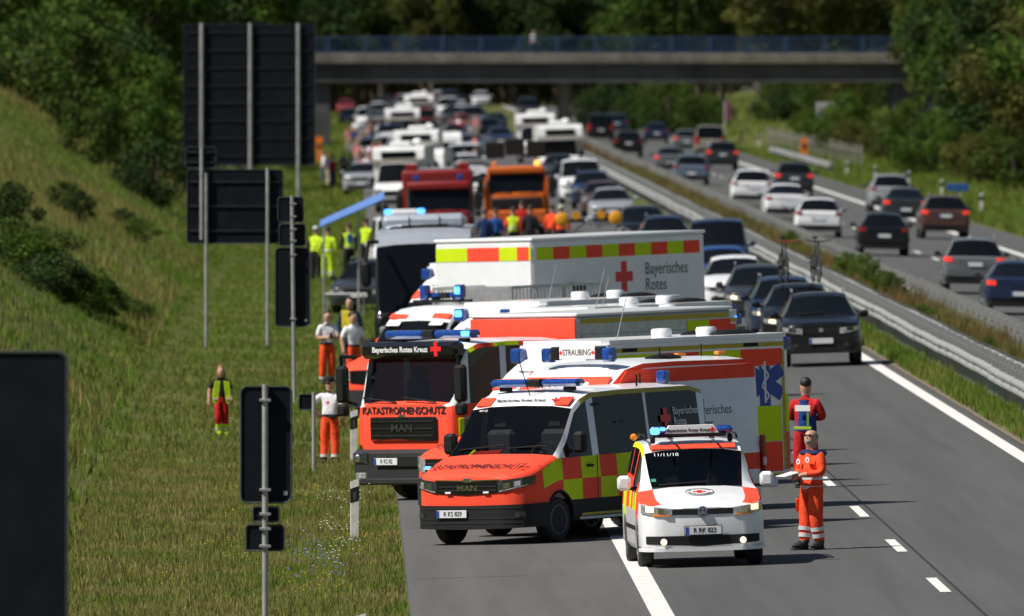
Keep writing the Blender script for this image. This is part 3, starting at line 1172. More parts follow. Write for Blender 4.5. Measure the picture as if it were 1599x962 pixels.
def wrap(root, name, m, P, u0, u1, za, zb, off=.012, sides=(1, -1), n=9, rear=False):
    """a panel that follows the nose (or tail) round its corners: u runs from the centre outwards; za, zb = (lower, upper) at both ends"""
    w, L = P['w'], P['L']
    pl = [(0.0, 0.0)] + [(w * k * .995, y) for y, k in P['plan'] if y < 1.6]
    if rear:
        pl = [(0.0, L)] + [(w * k * .995, y) for y, k in reversed(P['plan']) if y > L - 1.0]
    acc = [0.0]
    for a, b in zip(pl[:-1], pl[1:]):
        acc.append(acc[-1] + math.hypot(b[0] - a[0], b[1] - a[1]))

    def at_u(u):
        for i in range(len(pl) - 1):
            if u <= acc[i + 1] or i == len(pl) - 2:
                t = (u - acc[i]) / max(1e-6, acc[i + 1] - acc[i])
                dx, dy = pl[i + 1][0] - pl[i][0], pl[i + 1][1] - pl[i][1]
                k = math.hypot(dx, dy)
                nx, ny = (dy / k, -dx / k) if not rear else (-dy / k, dx / k)
                return pl[i][0] + dx * t, pl[i][1] + dy * t, nx, ny
    us = sorted({u0 + (u1 - u0) * i / (n - 1) for i in range(n)} | {a for a in acc if u0 < a < u1})
    mb = MB()
    row = []
    seq = [(s, u) for s in sides for u in us]
    if len(sides) == 2 and u0 == 0:
        seq = [(-1, u) for u in reversed(us)] + [(1, u) for u in us[1:]]
        runs = [seq]
    else:
        runs = [[(s, u) for u in us] for s in sides]
    for run in runs:
        vs = []
        for s, u in run:
            x, y, nx, ny = at_u(u)
            if u == 0:
                nx, ny = 0, (1 if rear else -1)
            t = (u - u0) / (u1 - u0)
            lo, hi = za[0] + (zb[0] - za[0]) * t, za[1] + (zb[1] - za[1]) * t
            for o, z in ((off, lo), (off, hi), (-.03, hi), (-.03, lo)):
                vs.append((s * (x + nx * o), y + ny * o, z))
        k = len(run)
        fs = []
        for i in range(k - 1):
            for j in range(4):
                fs.append((i * 4 + j, (i + 1) * 4 + j, (i + 1) * 4 + (j + 1) % 4, i * 4 + (j + 1) % 4))
        fs += [(0, 1, 2, 3), tuple((k - 1) * 4 + j for j in (3, 2, 1, 0))]
        mb.add(vs, fs)
    return mb.build(name, m, root, angle=50)


WH = {}


def wheel(root, x, y, r, wd, side, rim=RIM, steer=0.0, style=0):
    key = (r, wd, style)
    if key not in WH:
        a, b = MB(), MB()
        h = wd / 2
        a.lathe([(-h, r * .62), (-h, r * .9), (-h * .75, r), (h * .75, r), (h, r * .9), (h, r * .62)], 0, n=24)
        b.lathe([(h * .3, .01), (h * .55, r * .2), (h * .5, r * .26), (h * .25, r * .4), (h * .35, r * .55), (h * 1.04, r * .60), (h * 1.02, r * .655), (h * .8, r * .66)], 0, n=24)
        for k in range(10 if style else 5):
            an = 2 * math.pi * k / (10 if style else 5)
            b.tube((h * .62, math.cos(an) * r * .12, math.sin(an) * r * .12), (h * .8, math.cos(an) * r * .6, math.sin(an) * r * .6), r * (.05 if style else .09), n=5)
        ta, tb = a.build('wheel', RUBBER, root), b.build('rim', rim, None)
        WH[key] = (ta.data, tb.data)
        bpy.data.objects.remove(tb)
        KIDS[root.session_uid].remove(ta)
        bpy.data.objects.remove(ta)
    o = link('wheel', WH[key][0], root)
    o.location = (x, y, r)
    o.rotation_euler = (0, 0, (0 if side > 0 else math.pi) + steer)
    q = link('rim', WH[key][1], o)
    if rim is not RIM:
        q.material_slots[0].link = 'OBJECT'
        q.material_slots[0].material = rim
    return o


def plate(root, c, txt=None, rear=False, w=.52):
    rz = math.pi if rear else 0
    o = part('license_plate', PLATE, root, c, (w, .015, .115), .003)
    sg = -1 if not rear else 1
    b = MB().box((c[0] + sg * .235 * w / .52, c[1] - .0095 * (1 if not rear else -1), c[2]), (.045, .004, .108)).build('country_strip', BLUEPRINT, o)
    if txt:
        text(o, txt, .098, (c[0] + .02, c[1] - .010, c[2]), FRONT, PRINT, wx=.86, bold=.001)
    return o


def cross(parent, c, s, m=REDPRINT, rot=FRONT, name='red_cross'):
    mb = MB().box((0, 0, 0), (s, s * .33, .004)).box((0, s * .335, 0), (s * .33, s * .34, .004)).box((0, -s * .335, 0), (s * .33, s * .34, .004))
    o = mb.build(name, m, parent)
    o.location = c
    o.rotation_euler = rot
    return o


def lightbar(root, c, w, lit=(), mid=.22, h=.12, name='light_bar'):
    """blue roof bar with a dark middle; lit: 0 left end, 1 right end (as seen from the front)"""
    o = part(name, BLACK, root, (c[0], c[1], c[2] + h * .5), (mid, .26, h * 1.02), .02)
    for k, s in enumerate((-1, 1)):
        ww = (w - mid) / 2
        q = part('blue_lens', BLUEL, o, (c[0] + s * (mid + ww) / 2, c[1], c[2] + h * .5), (ww, .27, h), .045)
        if k in lit:
            part('lit_lamp', BLUEON, q, (c[0] + s * (w / 2 - .14), c[1] - .125, c[2] + h * .55), (.2, .05, h * .62), .02)
        part('foot', BLACK, o, (c[0] + s * w * .36, c[1], c[2] - .03), (.16, .14, .07), .01)
    return o


def beacon(root, c, s=(.2, .16, .2), lit=False, name='blue_beacon'):
    o = part(name, BLUEL, root, (c[0], c[1], c[2] + s[2] / 2), s, .03)
    if lit:
        part('lit_lamp', BLUEON, o, (c[0], c[1] - s[1] / 2, c[2] + s[2] * .6), (s[0] * .7, .03, s[2] * .5), .012)
    return o


def mirrors(root, x, y, z, s=(.2, .13, .2), m=BLACK, sides=(1, -1)):
    for k in sides:
        o = part('mirror', m, root, (k * (x + s[0] / 2 + .03), y, z), s, .045)
        part('mirror_arm', BLACK, o, (k * (x + .01), y + .03, z - s[2] * .35), (.14, .06, .05), .01)
        part('mirror_glass', LAMPDARK, o, (k * (x + s[0] / 2 + .03), y + s[1] / 2 + .002, z), (s[0] * .8, .006, s[2] * .8), .01)


def rz3(a):
    return Matrix.Rotation(a, 3, 'Z')


# ---------------------------------------------------------------- passenger cars
BODYP = mat('car_paint', (.02, .022, .025), .25, coat=.4, dirt=.1)
CARS = {
    'suv': dict(L=4.4, w=.90, H=1.62, zb=.30, rw=.35, ax=[.88, 3.5], zn=.98, yc=1.15, zc=1.12, yt=1.95, yr=3.95, yb=4.3, zrb=1.1, wr=.60,
                belt=[(0, .86), (.4, .92), (1.15, 1.03), (4.4, 1.08)], win=[(1.5, 2.2), (2.28, 3.05), (3.12, 3.75)]),
    'hatch': dict(L=4.1, w=.87, H=1.46, zb=.24, rw=.31, ax=[.82, 3.4], zn=.80, yc=1.1, zc=.99, yt=1.85, yr=3.45, yb=3.98, zrb=.98, wr=.56,
                  belt=[(0, .70), (.4, .78), (1.1, .91), (4.1, .97)], win=[(1.4, 2.1), (2.18, 2.9), (2.97, 3.35)]),
    'sedan': dict(L=4.65, w=.90, H=1.44, zb=.23, rw=.32, ax=[.86, 3.65], zn=.76, yc=1.25, zc=.95, yt=2.0, yr=3.2, yb=4.0, zrb=1.02, wr=.56,
                  belt=[(0, .68), (.4, .75), (1.25, .89), (4.65, .94)], win=[(1.55, 2.3), (2.38, 3.1), (3.16, 3.5)]),
    'estate': dict(L=4.65, w=.90, H=1.50, zb=.24, rw=.32, ax=[.86, 3.6], zn=.78, yc=1.2, zc=.97, yt=1.95, yr=4.1, yb=4.52, zrb=1.0, wr=.57,
                   belt=[(0, .70), (.4, .77), (1.2, .90), (4.65, .98)], win=[(1.5, 2.25), (2.33, 3.1), (3.17, 4.0)]),
    'van': dict(L=4.95, w=.95, H=1.97, zb=.28, rw=.34, ax=[.9, 3.95], zn=.95, yc=.95, zc=1.2, yt=1.65, yr=4.75, yb=4.88, zrb=1.12, wr=.75,
                belt=[(0, .85), (.4, .95), (.95, 1.10), (4.95, 1.12)], win=[(1.2, 1.95), (2.05, 3.2), (3.3, 4.6)]),
}
CPROTO = {}


def dress_car(root, P, kind):
    w, L, zn = P['w'], P['L'], P['zn']
    for s in (1, -1):
        h = wrap(root, 'headlight', LAMP, P, w * .46, w * 1.02, (zn - .26, zn - .13), (zn - .18, zn - .09), sides=(s,))
        wrap(h, 'lamp_lens', LAMPDARK, P, w * .62, w * .80, (zn - .215, zn - .125), (zn - .19, zn - .115), .016, sides=(s,), n=3)
        bl = lerp(L, P['belt'])
        tl = (bl - .16, bl - .02) if kind != 'van' else (bl - .35, bl + .12)
        wrap(root, 'tail_light', TAIL, P, w * .70, w * 1.05, tl, (tl[0] + .03, tl[1]), sides=(s,), rear=True)
        wrap(root, 'fog_lamp', LAMPDARK, P, w * .56, w * .70, (P['zb'] + .14, P['zb'] + .22), (P['zb'] + .14, P['zb'] + .22), .02, sides=(s,), n=3)
        part('door_handle', BLACKG, root, (s * (w - .002), P['ax'][0] + 1.45, lerp(2, P['belt']) - .12), (.03, .17, .025), .008)
    wrap(root, 'grille', BLACKG, P, 0, w * .44, (zn - .25, zn - .12), (zn - .24, zn - .13))
    MB().lathe([(-.012, .001), (-.012, .05), (0, .055)], 1, (0, -.012, zn - .17), 14).build('badge', CHROME, root)
    wrap(root, 'lower_grille', BLACK, P, 0, w * .78, (P['zb'] + .02, P['zb'] + .2), (P['zb'] + .06, P['zb'] + .18))
    wrap(root, 'rear_trim', BLACK, P, 0, w * .95, (P['zb'] + .0, P['zb'] + .2), (P['zb'] + .04, P['zb'] + .18), rear=True)
    wrap(root, 'bumper', BODYP, P, 0, w * 1.1, (P['zb'] + .22, P['zb'] + .42), (P['zb'] + .24, P['zb'] + .40), .035, rear=True)
    plate(root, (0, -.03, P['zb'] + .27))
    plate(root, (0, L + .048 if kind != 'sedan' else L + .048, P['zb'] + .34 if kind in ('sedan', 'estate') else zn - .12), rear=True, w=.46)
    mirrors(root, w * .97, P['yc'] + .38, lerp(P['yc'], P['belt']) + .10, (.19, .12, .15), BODYP)
    for ya in P['ax']:
        for s in (1, -1):
            wheel(root, s * (w - .12), ya, P['rw'], .22, s)
    # what shows through the windscreen: dash, seats, wheel sit behind tinted glass
    if kind in ('suv', 'estate'):
        for s in (1, -1):
            MB().path([(s * (P['wr'] - .02), P['yt'] + .25, P['H'] + .0), (s * (P['wr'] - .02), P['yt'] + .45, P['H'] + .05),
                       (s * (P['wr'] - .02), P['yr'] - .45, P['H'] + .05), (s * (P['wr'] - .02), P['yr'] - .2, P['H'] - .02)], .018).build('roof_rail', ALU, root)
    else:
        part('antenna', BLACK, root, (0, P['yr'] - .3, P['H'] + .04), (.03, .12, .07), .01)
    part('wiper', BLACK, root, (-.2, P['yc'] + .06, P['zc'] + .045), (.6, .03, .02), .005, Matrix.Rotation(R(-4), 3, 'Y'))


def car_proto(kind):
    root = empty(kind + '_proto')
    shell(root, CARS[kind], BODYP)
    dress_car(root, CARS[kind], kind)
    CPROTO[kind] = root
    return root


PAINTS = {}


def paint(name, c, metal=.35):
    if name not in PAINTS:
        PAINTS[name] = mat('paint_' + name, c, .28, metal=metal * .6, coat=.35, var=.05, dirt=.12, spec=.35)
    return PAINTS[name]


paint('black', (.007, .008, .009))
paint('navy', (.015, .03, .075))
paint('blue', (.015, .07, .28))
paint('darkgrey', (.035, .038, .042))
paint('grey', (.14, .15, .16))
paint('bluegrey', (.13, .17, .24))
paint('silver', (.42, .44, .46), .6)
paint('white', (.74, .75, .76), 0)
paint('maroon', (.09, .045, .04))
paint('red', (.35, .02, .02))
paint('beige', (.30, .27, .22))
NAMES = {'suv': 'sport_utility_car', 'hatch': 'hatchback_car', 'sedan': 'sedan_car', 'estate': 'estate_car', 'van': 'passenger_van'}
USED = set()


def tilt(o, x):
    """stand square on the crossfall of the carriageway"""
    a = math.atan(.03) if x < 14 else -math.atan(.02)
    rz = o.rotation_euler.z
    M = Matrix.Rotation(-a, 3, 'Y') @ Matrix.Rotation(rz, 3, 'Z')
    o.rotation_euler = M.to_euler()


def place_car(kind, col, px, py, label, away=False, rz=0.0, sc=1.0, group=None, lights=None, d=None):
    if kind not in CPROTO:
        car_proto(kind)
    pr = CPROTO[kind]
    o = copy_tree(pr)
    o.name = NAMES[kind]
    p = at(px, py) if d is None else atd(px, d)
    L = CARS[kind]['L']
    if away:
        rz += math.pi
        p = Vector((p.x + math.sin(rz) * L * sc, p.y - math.cos(rz) * L * sc, p.z))
        p.z = ground(p.x, p.y)
    o.location = p
    o.rotation_euler = (0, 0, rz)
    o.scale = (sc, sc, sc)
    tilt(o, p.x)
    for ch in KIDS[o.session_uid]:
        for s in [ch] + KIDS.get(ch.session_uid, []):
            for sl_ in s.material_slots:
                if sl_.material == BODYP:
                    sl_.link = 'OBJECT'
                    sl_.material = PAINTS[col]
            if lights and s.name.split('.')[0] in lights:
                sl_ = s.material_slots[0]
                sl_.link = 'OBJECT'
                sl_.material = lights[s.name.split('.')[0]]
    tag(o, label, 'van' if kind == 'van' else 'car', group)
    return o


def drop(o):
    """remove a pattern that was only there to be copied"""
    for ch in KIDS.get(o.session_uid, []):
        drop(ch)
    bpy.data.objects.remove(o)


def put(root, px, py, rz, anchor=(0, 0), sc=1.0, d=None):
    """stand a vehicle so that its local point anchor is on the ground at a pixel"""
    p = at(px, py) if d is None else atd(px, d)
    c, s = math.cos(rz), math.sin(rz)
    x = p.x - (anchor[0] * c - anchor[1] * s) * sc
    y = p.y - (anchor[0] * s + anchor[1] * c) * sc
    root.location = (x, y, ground(x, y))
    root.rotation_euler = (0, 0, rz)
    root.scale = (sc, sc, sc)
    tilt(root, x)
    return root
# ---------------------------------------------------------------- rescue vehicles
def slope(y0, z0, y1, z1):
    return math.atan2(z1 - z0, y1 - y0)


def flatpanel(root, name, m, pts, t=.006):
    """thin panel over four points given counter-clockwise from outside"""
    p = [Vector(q) for q in pts]
    n = (p[1] - p[0]).cross(p[3] - p[0]).normalized() * t
    mb = MB()
    k = len(p)
    mb.add([q + n for q in p] + [q - n for q in p], [tuple(range(k)), tuple(range(2 * k - 1, k - 1, -1))] + [(i, k + i, k + (i + 1) % k, (i + 1) % k) for i in range(k)])
    return mb.build(name, m, root)


def cabin(root, w, y0, y1, zd, zf, ztop, steer=True):
    """dashboard, seats, steering wheel and a dark bulkhead behind clear glass"""
    part('dashboard', INTER, root, (0, y0 + .22, zd - .1), (w * 1.75, .5, .22), .06)
    part('bulkhead', INTER, root, (0, y1, zf + (ztop - zf) / 2), (w * 1.6, .05, ztop - zf), .02)
    for x in (-w * .5, w * .5):
        o = part('seat', INTER, root, (x, y1 - .38, zd + .02), (.5, .16, .75), .07)
        part('headrest', INTER, o, (x, y1 - .36, zd + .5), (.28, .1, .2), .05)
    if steer:
        mb = MB()
        c = Vector((w * .48, y0 + .58, zd + .02))
        a = [c + Vector((.2 * math.cos(t), .2 * math.sin(t) * .5, .2 * math.sin(t) * .86)) for t in [2 * math.pi * k / 14 for k in range(15)]]
        mb.path(a, .018).tube(c, c + Vector((0, -.3, -.15)), .03).ball(c, .06)
        mb.build('steering_wheel', BLACK, root)


# --- crew van at the front of the row (orange nose, checkered flank)
def crew_van():
    root = empty('crew_van', label='orange nosed crew van with red and yellow checks, parked across the hard shoulder', cat='van')
    P = dict(L=5.95, w=1.02, H=2.30, zb=.30, rw=.345, ax=[1.02, 4.66], zn=1.09, yc=1.02, zc=1.35, yt=1.74, yr=5.8, yb=5.93, zrb=1.3, wr=.86,
             belt=[(0, .98), (.4, 1.06), (1.02, 1.27), (5.95, 1.30)], rows=[.12, .34, .66], win=[(1.28, 2.12), (2.32, 3.9), (3.98, 5.6)],
             top=[(0, 1.03), (.07, 1.09), (.55, 1.25), (1.02, 1.35), (1.74, 2.06), (1.97, 2.19), (2.3, 2.28), (3.2, 2.30), (5.4, 2.29), (5.8, 2.22), (5.93, 1.3), (5.95, 1.2)],
             ys=[.55, 1.12, 1.75, 2.2, 2.85, 3.5, 4.1, 4.7, 5.3], plan=NOSE + [(5.6, 1.0), (5.85, .965), (5.95, .88)])
    mats = [WHITE, ORANGE, LIME, BLACK, OLIVE]

    def pick(y, z, s):
        if s == 'sill' or (s == 'side' and z < .62):
            return 3
        if s == 'cap_f' or s == 'hood' or (y < 1.02 and s in ('glass', 'cant')):
            return 1
        if s == 'cap_r':
            return 0
        if s == 'side':
            if y < .55:
                return 1
            return (2 if (int((y - .55) / .59) + (1 if z < .95 else 0)) % 2 == 0 else 1)
        if s == 'cant' and y > 1.9:
            return 4
        return 0
    ob = shell(root, P, WHITE, GLASS, pick, mats)
    for k in ('windscreen', 'side_window0+', 'side_window0-'):
        ob[k].data.materials[0] = CLEAR
    cabin(root, .95, .95, 2.3, 1.30, .6, 2.15)
    part('red_folder', RED, root, (-.38, 1.22, 1.345), (.5, .3, .03), .006, Matrix.Rotation(R(14), 3, 'X') @ rz3(R(12)))
    part('yellow_strip', LIME, root, (-.6, 1.22, 1.36), (.05, .3, .03), .004, Matrix.Rotation(R(14), 3, 'X') @ rz3(R(12)))
    wrap(root, 'front_bumper', BLACK, P, 0, 1.42, (.24, .60), (.27, .62), .035)
    for z in (.33, .40, .555):
        wrap(root, 'bumper_slat', GREYP, P, 0, .86, (z, z + .018), (z, z + .018), .042)
    wrap(root, 'grille', BLACKG, P, 0, .52, (.76, .965), (.79, .975), .014)
    for z in (.825, .885):
        wrap(root, 'grille_bar', GREYP, P, 0, .5, (z, z + .016), (z, z + .016), .022)
    wrap(root, 'chrome_bar', CHROME, P, 0, .56, (.965, .99), (.985, 1.0), .02)
    text(root, 'MAN', .12, (0, -.026, .865), FRONT, CHROME, wx=1.35, bold=.003)
    part('badge', CHROME, root, (0, -.02, .985), (.14, .03, .07), .02)
    for s in (1, -1):
        h = wrap(root, 'headlight', LAMPDARK, P, .53, 1.14, (.79, .975), (.92, 1.045), .018, sides=(s,))
        wrap(h, 'lamp_lens', CHROME, P, .62, .72, (.85, .93), (.87, .95), .024, sides=(s,), n=3)
        wrap(h, 'lamp_lens', LAMP, P, .78, .88, (.88, .955), (.90, .975), .024, sides=(s,), n=3)
        wrap(h, 'daytime_strip', LAMP, P, .56, 1.0, (.805, .825), (.90, .915), .024, sides=(s,))
        part('flash_light', WPRINT, root, (s * .33, -.03, .80), (.1, .02, .03), .005)
        wrap(root, 'fog_lamp', LAMPDARK, P, .78, .92, (.42, .50), (.42, .50), .045, sides=(s,), n=3)
        xa, xb = (.56, .80) if s > 0 else (-.80, -.56)
        flatpanel(root, 'roof_block', ORANGE, [(xa, 1.75, 2.058), (xb, 1.75, 2.058), (xb, 1.95, 2.17), (xa, 1.95, 2.17)], .012)
        for ya in (2.22,):
            part('door_seam', BLACK, root, (s * 1.021, ya, .95), (.006, .012, .7), .001)
        part('door_handle', BLACK, root, (s * 1.03, 1.98, 1.13), (.03, .2, .04), .012)
        part('sill_stripe', OLIVE, root, (s * 1.005, 2.9, .40), (.03, 2.4, .05), .008)
        part('sill_board', ALU, root, (s * 1.0, 2.9, .34), (.06, 2.5, .05), .01)
        MB().prism([(3.0, 1.75), (3.06, 1.75), (3.06, 1.78), (3.0, 1.78)], 0, s * 1.0, s * 1.003).build('door_trim', BLACK, root)
    plate(root, (-.26, -.06, .48), 'R KS 829')
    text(root, 'KATASTROPHENSCHUTZ', .24, (0, .33, 1.188), (slope(.07, 1.09, .55, 1.25), 0, 0), PRINT, wx=.60, bold=.002)
    text(root, 'Bayerisches Rotes Kreuz', .085, (-.07, 1.85, 2.14), (slope(1.74, 2.06, 1.97, 2.19), 0, 0), PRINT, bold=.002)
    cross(root, (.52, 1.85, 2.142), .12, rot=(slope(1.74, 2.06, 1.97, 2.19), 0, 0))
    text(root, '40142', .06, (-.62, 1.645, 1.99), (slope(1.02, 1.35, 1.74, 2.06), 0, 0), WPRINT)
    for i, (s, z) in enumerate((('Bayerisches', 1.86), ('Rotes', 1.70), ('Kreuz', 1.54))):
        text(root, s, .17, (.953 + (1.86 - z) * .11, 4.75, z), (R(83), 0, R(90)), WPRINT, align='LEFT')
    cross(root, (.965, 4.5, 1.76), .32, rot=(R(83), 0, R(90)))
    lightbar(root, (0, 2.25, 2.33), 1.55)
    MB().tube((0, 2.0, 2.2), (-.12, 1.9, 2.75), .008, n=5).build('antenna', BLACK, root)
    beacon(root, (.55, 5.2, 2.28), (.17, .17, .2))
    for x, y in ((.2, 5.1), (.75, 4.0)):
        MB().tube((x, y, 2.27), (x, y, 2.45), .015, n=6).build('antenna', BLACK, root)
    mirrors(root, 1.0, 1.5, 1.50, (.2, .16, .32))
    part('wiper', BLACK, root, (-.35, 1.10, 1.45), (.8, .03, .02), .005, Matrix.Rotation(R(-5), 3, 'Y'))
    part('wiper', BLACK, root, (.45, 1.10, 1.45), (.7, .03, .02), .005, Matrix.Rotation(R(-3), 3, 'Y'))
    part('roof_vent', BLACK, root, (.93, 2.35, 2.05), (.02, .25, .04), .008)
    for ya in P['ax']:
        for s in (1, -1):
            wheel(root, s * .88, ya, .345, .23, s, rim=mat('dark_rim', (.12, .12, .125), .45, metal=.6), steer=R(-4) if ya < 2 else 0, style=1)
            a = [(s * 1.022, ya + .43 * math.cos(t), .345 + .43 * math.sin(t)) for t in [math.pi * k / 12 for k in range(13)]]
            MB().path(a, .022, n=5).build('arch_trim', BLACK, root)
    put(root, 785, 848, R(-30), (0, 1.02))
    return root


crew_van()


# --- small white command car with blue light bar
def command_car():
    root = empty('command_car', label='small white command car with lit blue light bar, nearest to the camera', cat='car')
    P = dict(L=4.38, w=.90, H=1.80, zb=.24, rw=.32, ax=[.88, 3.56], zn=.94, yc=1.02, zc=1.14, yt=1.80, yr=4.22, yb=4.35, zrb=1.05, wr=.70, p5k=.72,
             belt=[(0, .80), (.3, .90), (1.02, 1.06), (4.38, 1.08)], rows=[.12, .4, .7], win=[(1.45, 2.2), (2.3, 3.2), (3.28, 4.1)],
             top=[(0, .86), (.08, .94), (.5, 1.045), (1.02, 1.14), (1.80, 1.66), (2.0, 1.735), (2.3, 1.785), (3.0, 1.80), (3.9, 1.79), (4.22, 1.72), (4.35, 1.05), (4.38, 1.0)],
             plan=[(0, .62), (.04, .76), (.12, .88), (.26, .96), (.45, 1.0), (4.1, 1.0), (4.28, .96), (4.38, .88)],
             ys=[.9, 1.45, 2.0, 2.6, 3.2, 3.8])
    mats = [WHITE, ORANGE, LIME, BLACK]

    def pick(y, z, s):
        if s == 'sill':
            return 0
        if s in ('glass', 'cant') and .18 < y < 1.02:
            return 1
        if s in ('cant',) and 1.02 <= y < 1.8:
            return 0
        if s == 'side' and y > .55 and z > .74:
            return 1 + int((y - .55) / .55) % 2
        if s == 'glass' and y > 1.0:
            return 1
        if s == 'cant' and y > 1:
            return 2
        return 0
    ob = shell(root, P, WHITE, GLASS, pick, mats)
    ob['windscreen'].data.materials[0] = CLEAR
    cabin(root, .8, 1.0, 2.35, 1.12, .5, 1.68)
    sl0 = slope(1.80, 1.66, 2.0, 1.735)
    flatpanel(root, 'roof_band', ORANGE, [(-.62, 1.80, 1.662), (.62, 1.80, 1.662), (.62, 1.96, 1.722), (-.62, 1.96, 1.722)], .004)
    wrap(root, 'grille', BLACKG, P, 0, .44, (.755, .84), (.76, .845), .012)
    MB().lathe([(-.02, .001), (-.02, .075), (0, .08), (.02, .08)], 1, (0, -.02, .80), 18).build('badge', mat('badge_blue', (.02, .05, .14), .2, metal=.5, coat=.6), root)
    MB().path([(.06 * math.sin(t), -.042, .80 + .06 * math.cos(t)) for t in [2 * math.pi * k / 16 for k in range(17)]], .007, n=5).build('badge_ring', CHROME, root)
    text(root, 'V', .07, (0, -.044, .822), FRONT, CHROME, bold=.002)
    text(root, 'W', .07, (0, -.044, .778), FRONT, CHROME, bold=.002)
    for s in (1, -1):
        h = wrap(root, 'headlight', LAMP, P, .44, .98, (.73, .85), (.79, .92), .014, sides=(s,))
        wrap(h, 'lamp_lens', LAMPON, P, .70, .83, (.80, .885), (.81, .895), .022, sides=(s,), n=4)
        wrap(h, 'lamp_lens', CHROME, P, .54, .64, (.775, .85), (.785, .86), .022, sides=(s,), n=3)
        wrap(h, 'indicator', AMBER, P, .46, .72, (.735, .755), (.755, .78), .022, sides=(s,), n=4)
        MB().lathe([(-.03, .001), (-.03, .042), (0, .047)], 1, (s * .57, -.015, .375), 14).build('fog_lamp', LAMPON, root)
        part('side_strip', BLACK, root, (s * .905, 2.2, .56), (.02, 2.0, .06), .008)
        MB().path([(s * .66, 2.1, 1.80), (s * .66, 2.3, 1.85), (s * .66, 3.6, 1.85), (s * .66, 3.8, 1.80)], .018).build('roof_rail', BLACK, root)
    wrap(root, 'lower_grille', BLACK, P, 0, .86, (.30, .455), (.35, .46), .012)
    wrap(root, 'lower_lip', WHITE, P, 0, 1.1, (.23, .29), (.24, .29), .03)
    plate(root, (0, -.05, .53), 'R RK 823')
    fr = MB()
    fr.box((0, -.04, .53), (.545, .02, .14), 0, .004).build('plate_frame', BLACK, root)
    th = slope(.5, 1.045, 1.02, 1.14)
    em = MB().lathe([(0, .001), (0, .21), (.006, .21)], 2, (0, 0, 0), 24).build('round_emblem', WPRINT, root)
    em.location, em.rotation_euler = (0, .58, 1.063), (th, 0, 0)
    MB().path([(.2 * math.cos(t), .2 * math.sin(t), .008) for t in [2 * math.pi * k / 24 for k in range(25)]], .006, n=4).build('emblem_ring', PRINT, em)
    cross(em, (0, 0, .009), .2, rot=(0, 0, 0))
    n = 16
    for k, chh in enumerate('BAYERISCHES'):
        a = R(160 - k * 14)
        text(em, chh, .052, (.16 * math.cos(a), .16 * math.sin(a), .008), (0, 0, a - math.pi / 2), PRINT)
    for k, chh in enumerate('ROTES KREUZ'):
        if chh != ' ':
            a = R(200 + k * 14)
            text(em, chh, .052, (.16 * math.cos(a), .16 * math.sin(a), .008), (0, 0, a + math.pi / 2), PRINT)
    ws = slope(1.02, 1.14, 1.80, 1.66)
    text(root, '11/11/10', .105, (-.40, 1.66, 1.585), (ws, 0, 0), WPRINT)
    part('sticker', mat('green_sticker', (.05, .35, .2), .5), root, (-.62, 1.14, 1.235), (.07, .07, .006), .01, Matrix.Rotation(ws, 3, 'X'))
    bar = part('light_bar', BLACK, root, (0, 2.05, 1.86), (1.0, .25, .07), .02)
    for s in (1, -1):
        q = part('blue_lens', BLUEL, bar, (s * .47, 2.05, 1.925), (.26, .27, .12), .05)
        if s < 0:
            part('lit_lamp', BLUEON, q, (-.53, 1.92, 1.925), (.14, .05, .1), .03)
            part('lit_lamp', BLUEON, q, (-.42, 1.92, 1.95), (.1, .05, .05), .02)
        part('foot', BLACK, bar, (s * .56, 2.05, 1.80), (.07, .1, .12), .02)
    sg = MB().prism([(-.40, 1.865), (.40, 1.865), (.32, 1.995), (-.32, 1.995)], 1, 1.93, 2.17).build('light_sign', WPRINT, bar)
    text(sg, 'Bayerisches Rotes Kreuz', .062, (-.045, 1.926, 1.925), FRONT, PRINT, bold=.0015)
    cross(sg, (.30, 1.926, 1.925), .08)
    for s in (1, -1):
        part('roof_bar', BLACK, root, (s * .3, 2.3, 1.815), (.03, 1.4, .02), .005)
    MB().tube((.25, 2.6, 1.79), (.25, 2.9, 2.35), .006, n=5).build('antenna', BLACK, root)
    part('amber_lamp', AMBER, root, (-.72, 3.9, 1.80), (.1, .1, .1), .03)
    mirrors(root, .90, 1.42, 1.20, (.2, .13, .22), WHITE)
    part('wiper', BLACK, root, (-.2, 1.06, 1.185), (.7, .03, .02), .005, Matrix.Rotation(R(-3), 3, 'Y'))
    for ya in P['ax']:
        for s in (1, -1):
            wheel(root, s * .785, ya, .32, .21, s, style=1)
    put(root, 1100, 886, R(2.6))
    return root


command_car()


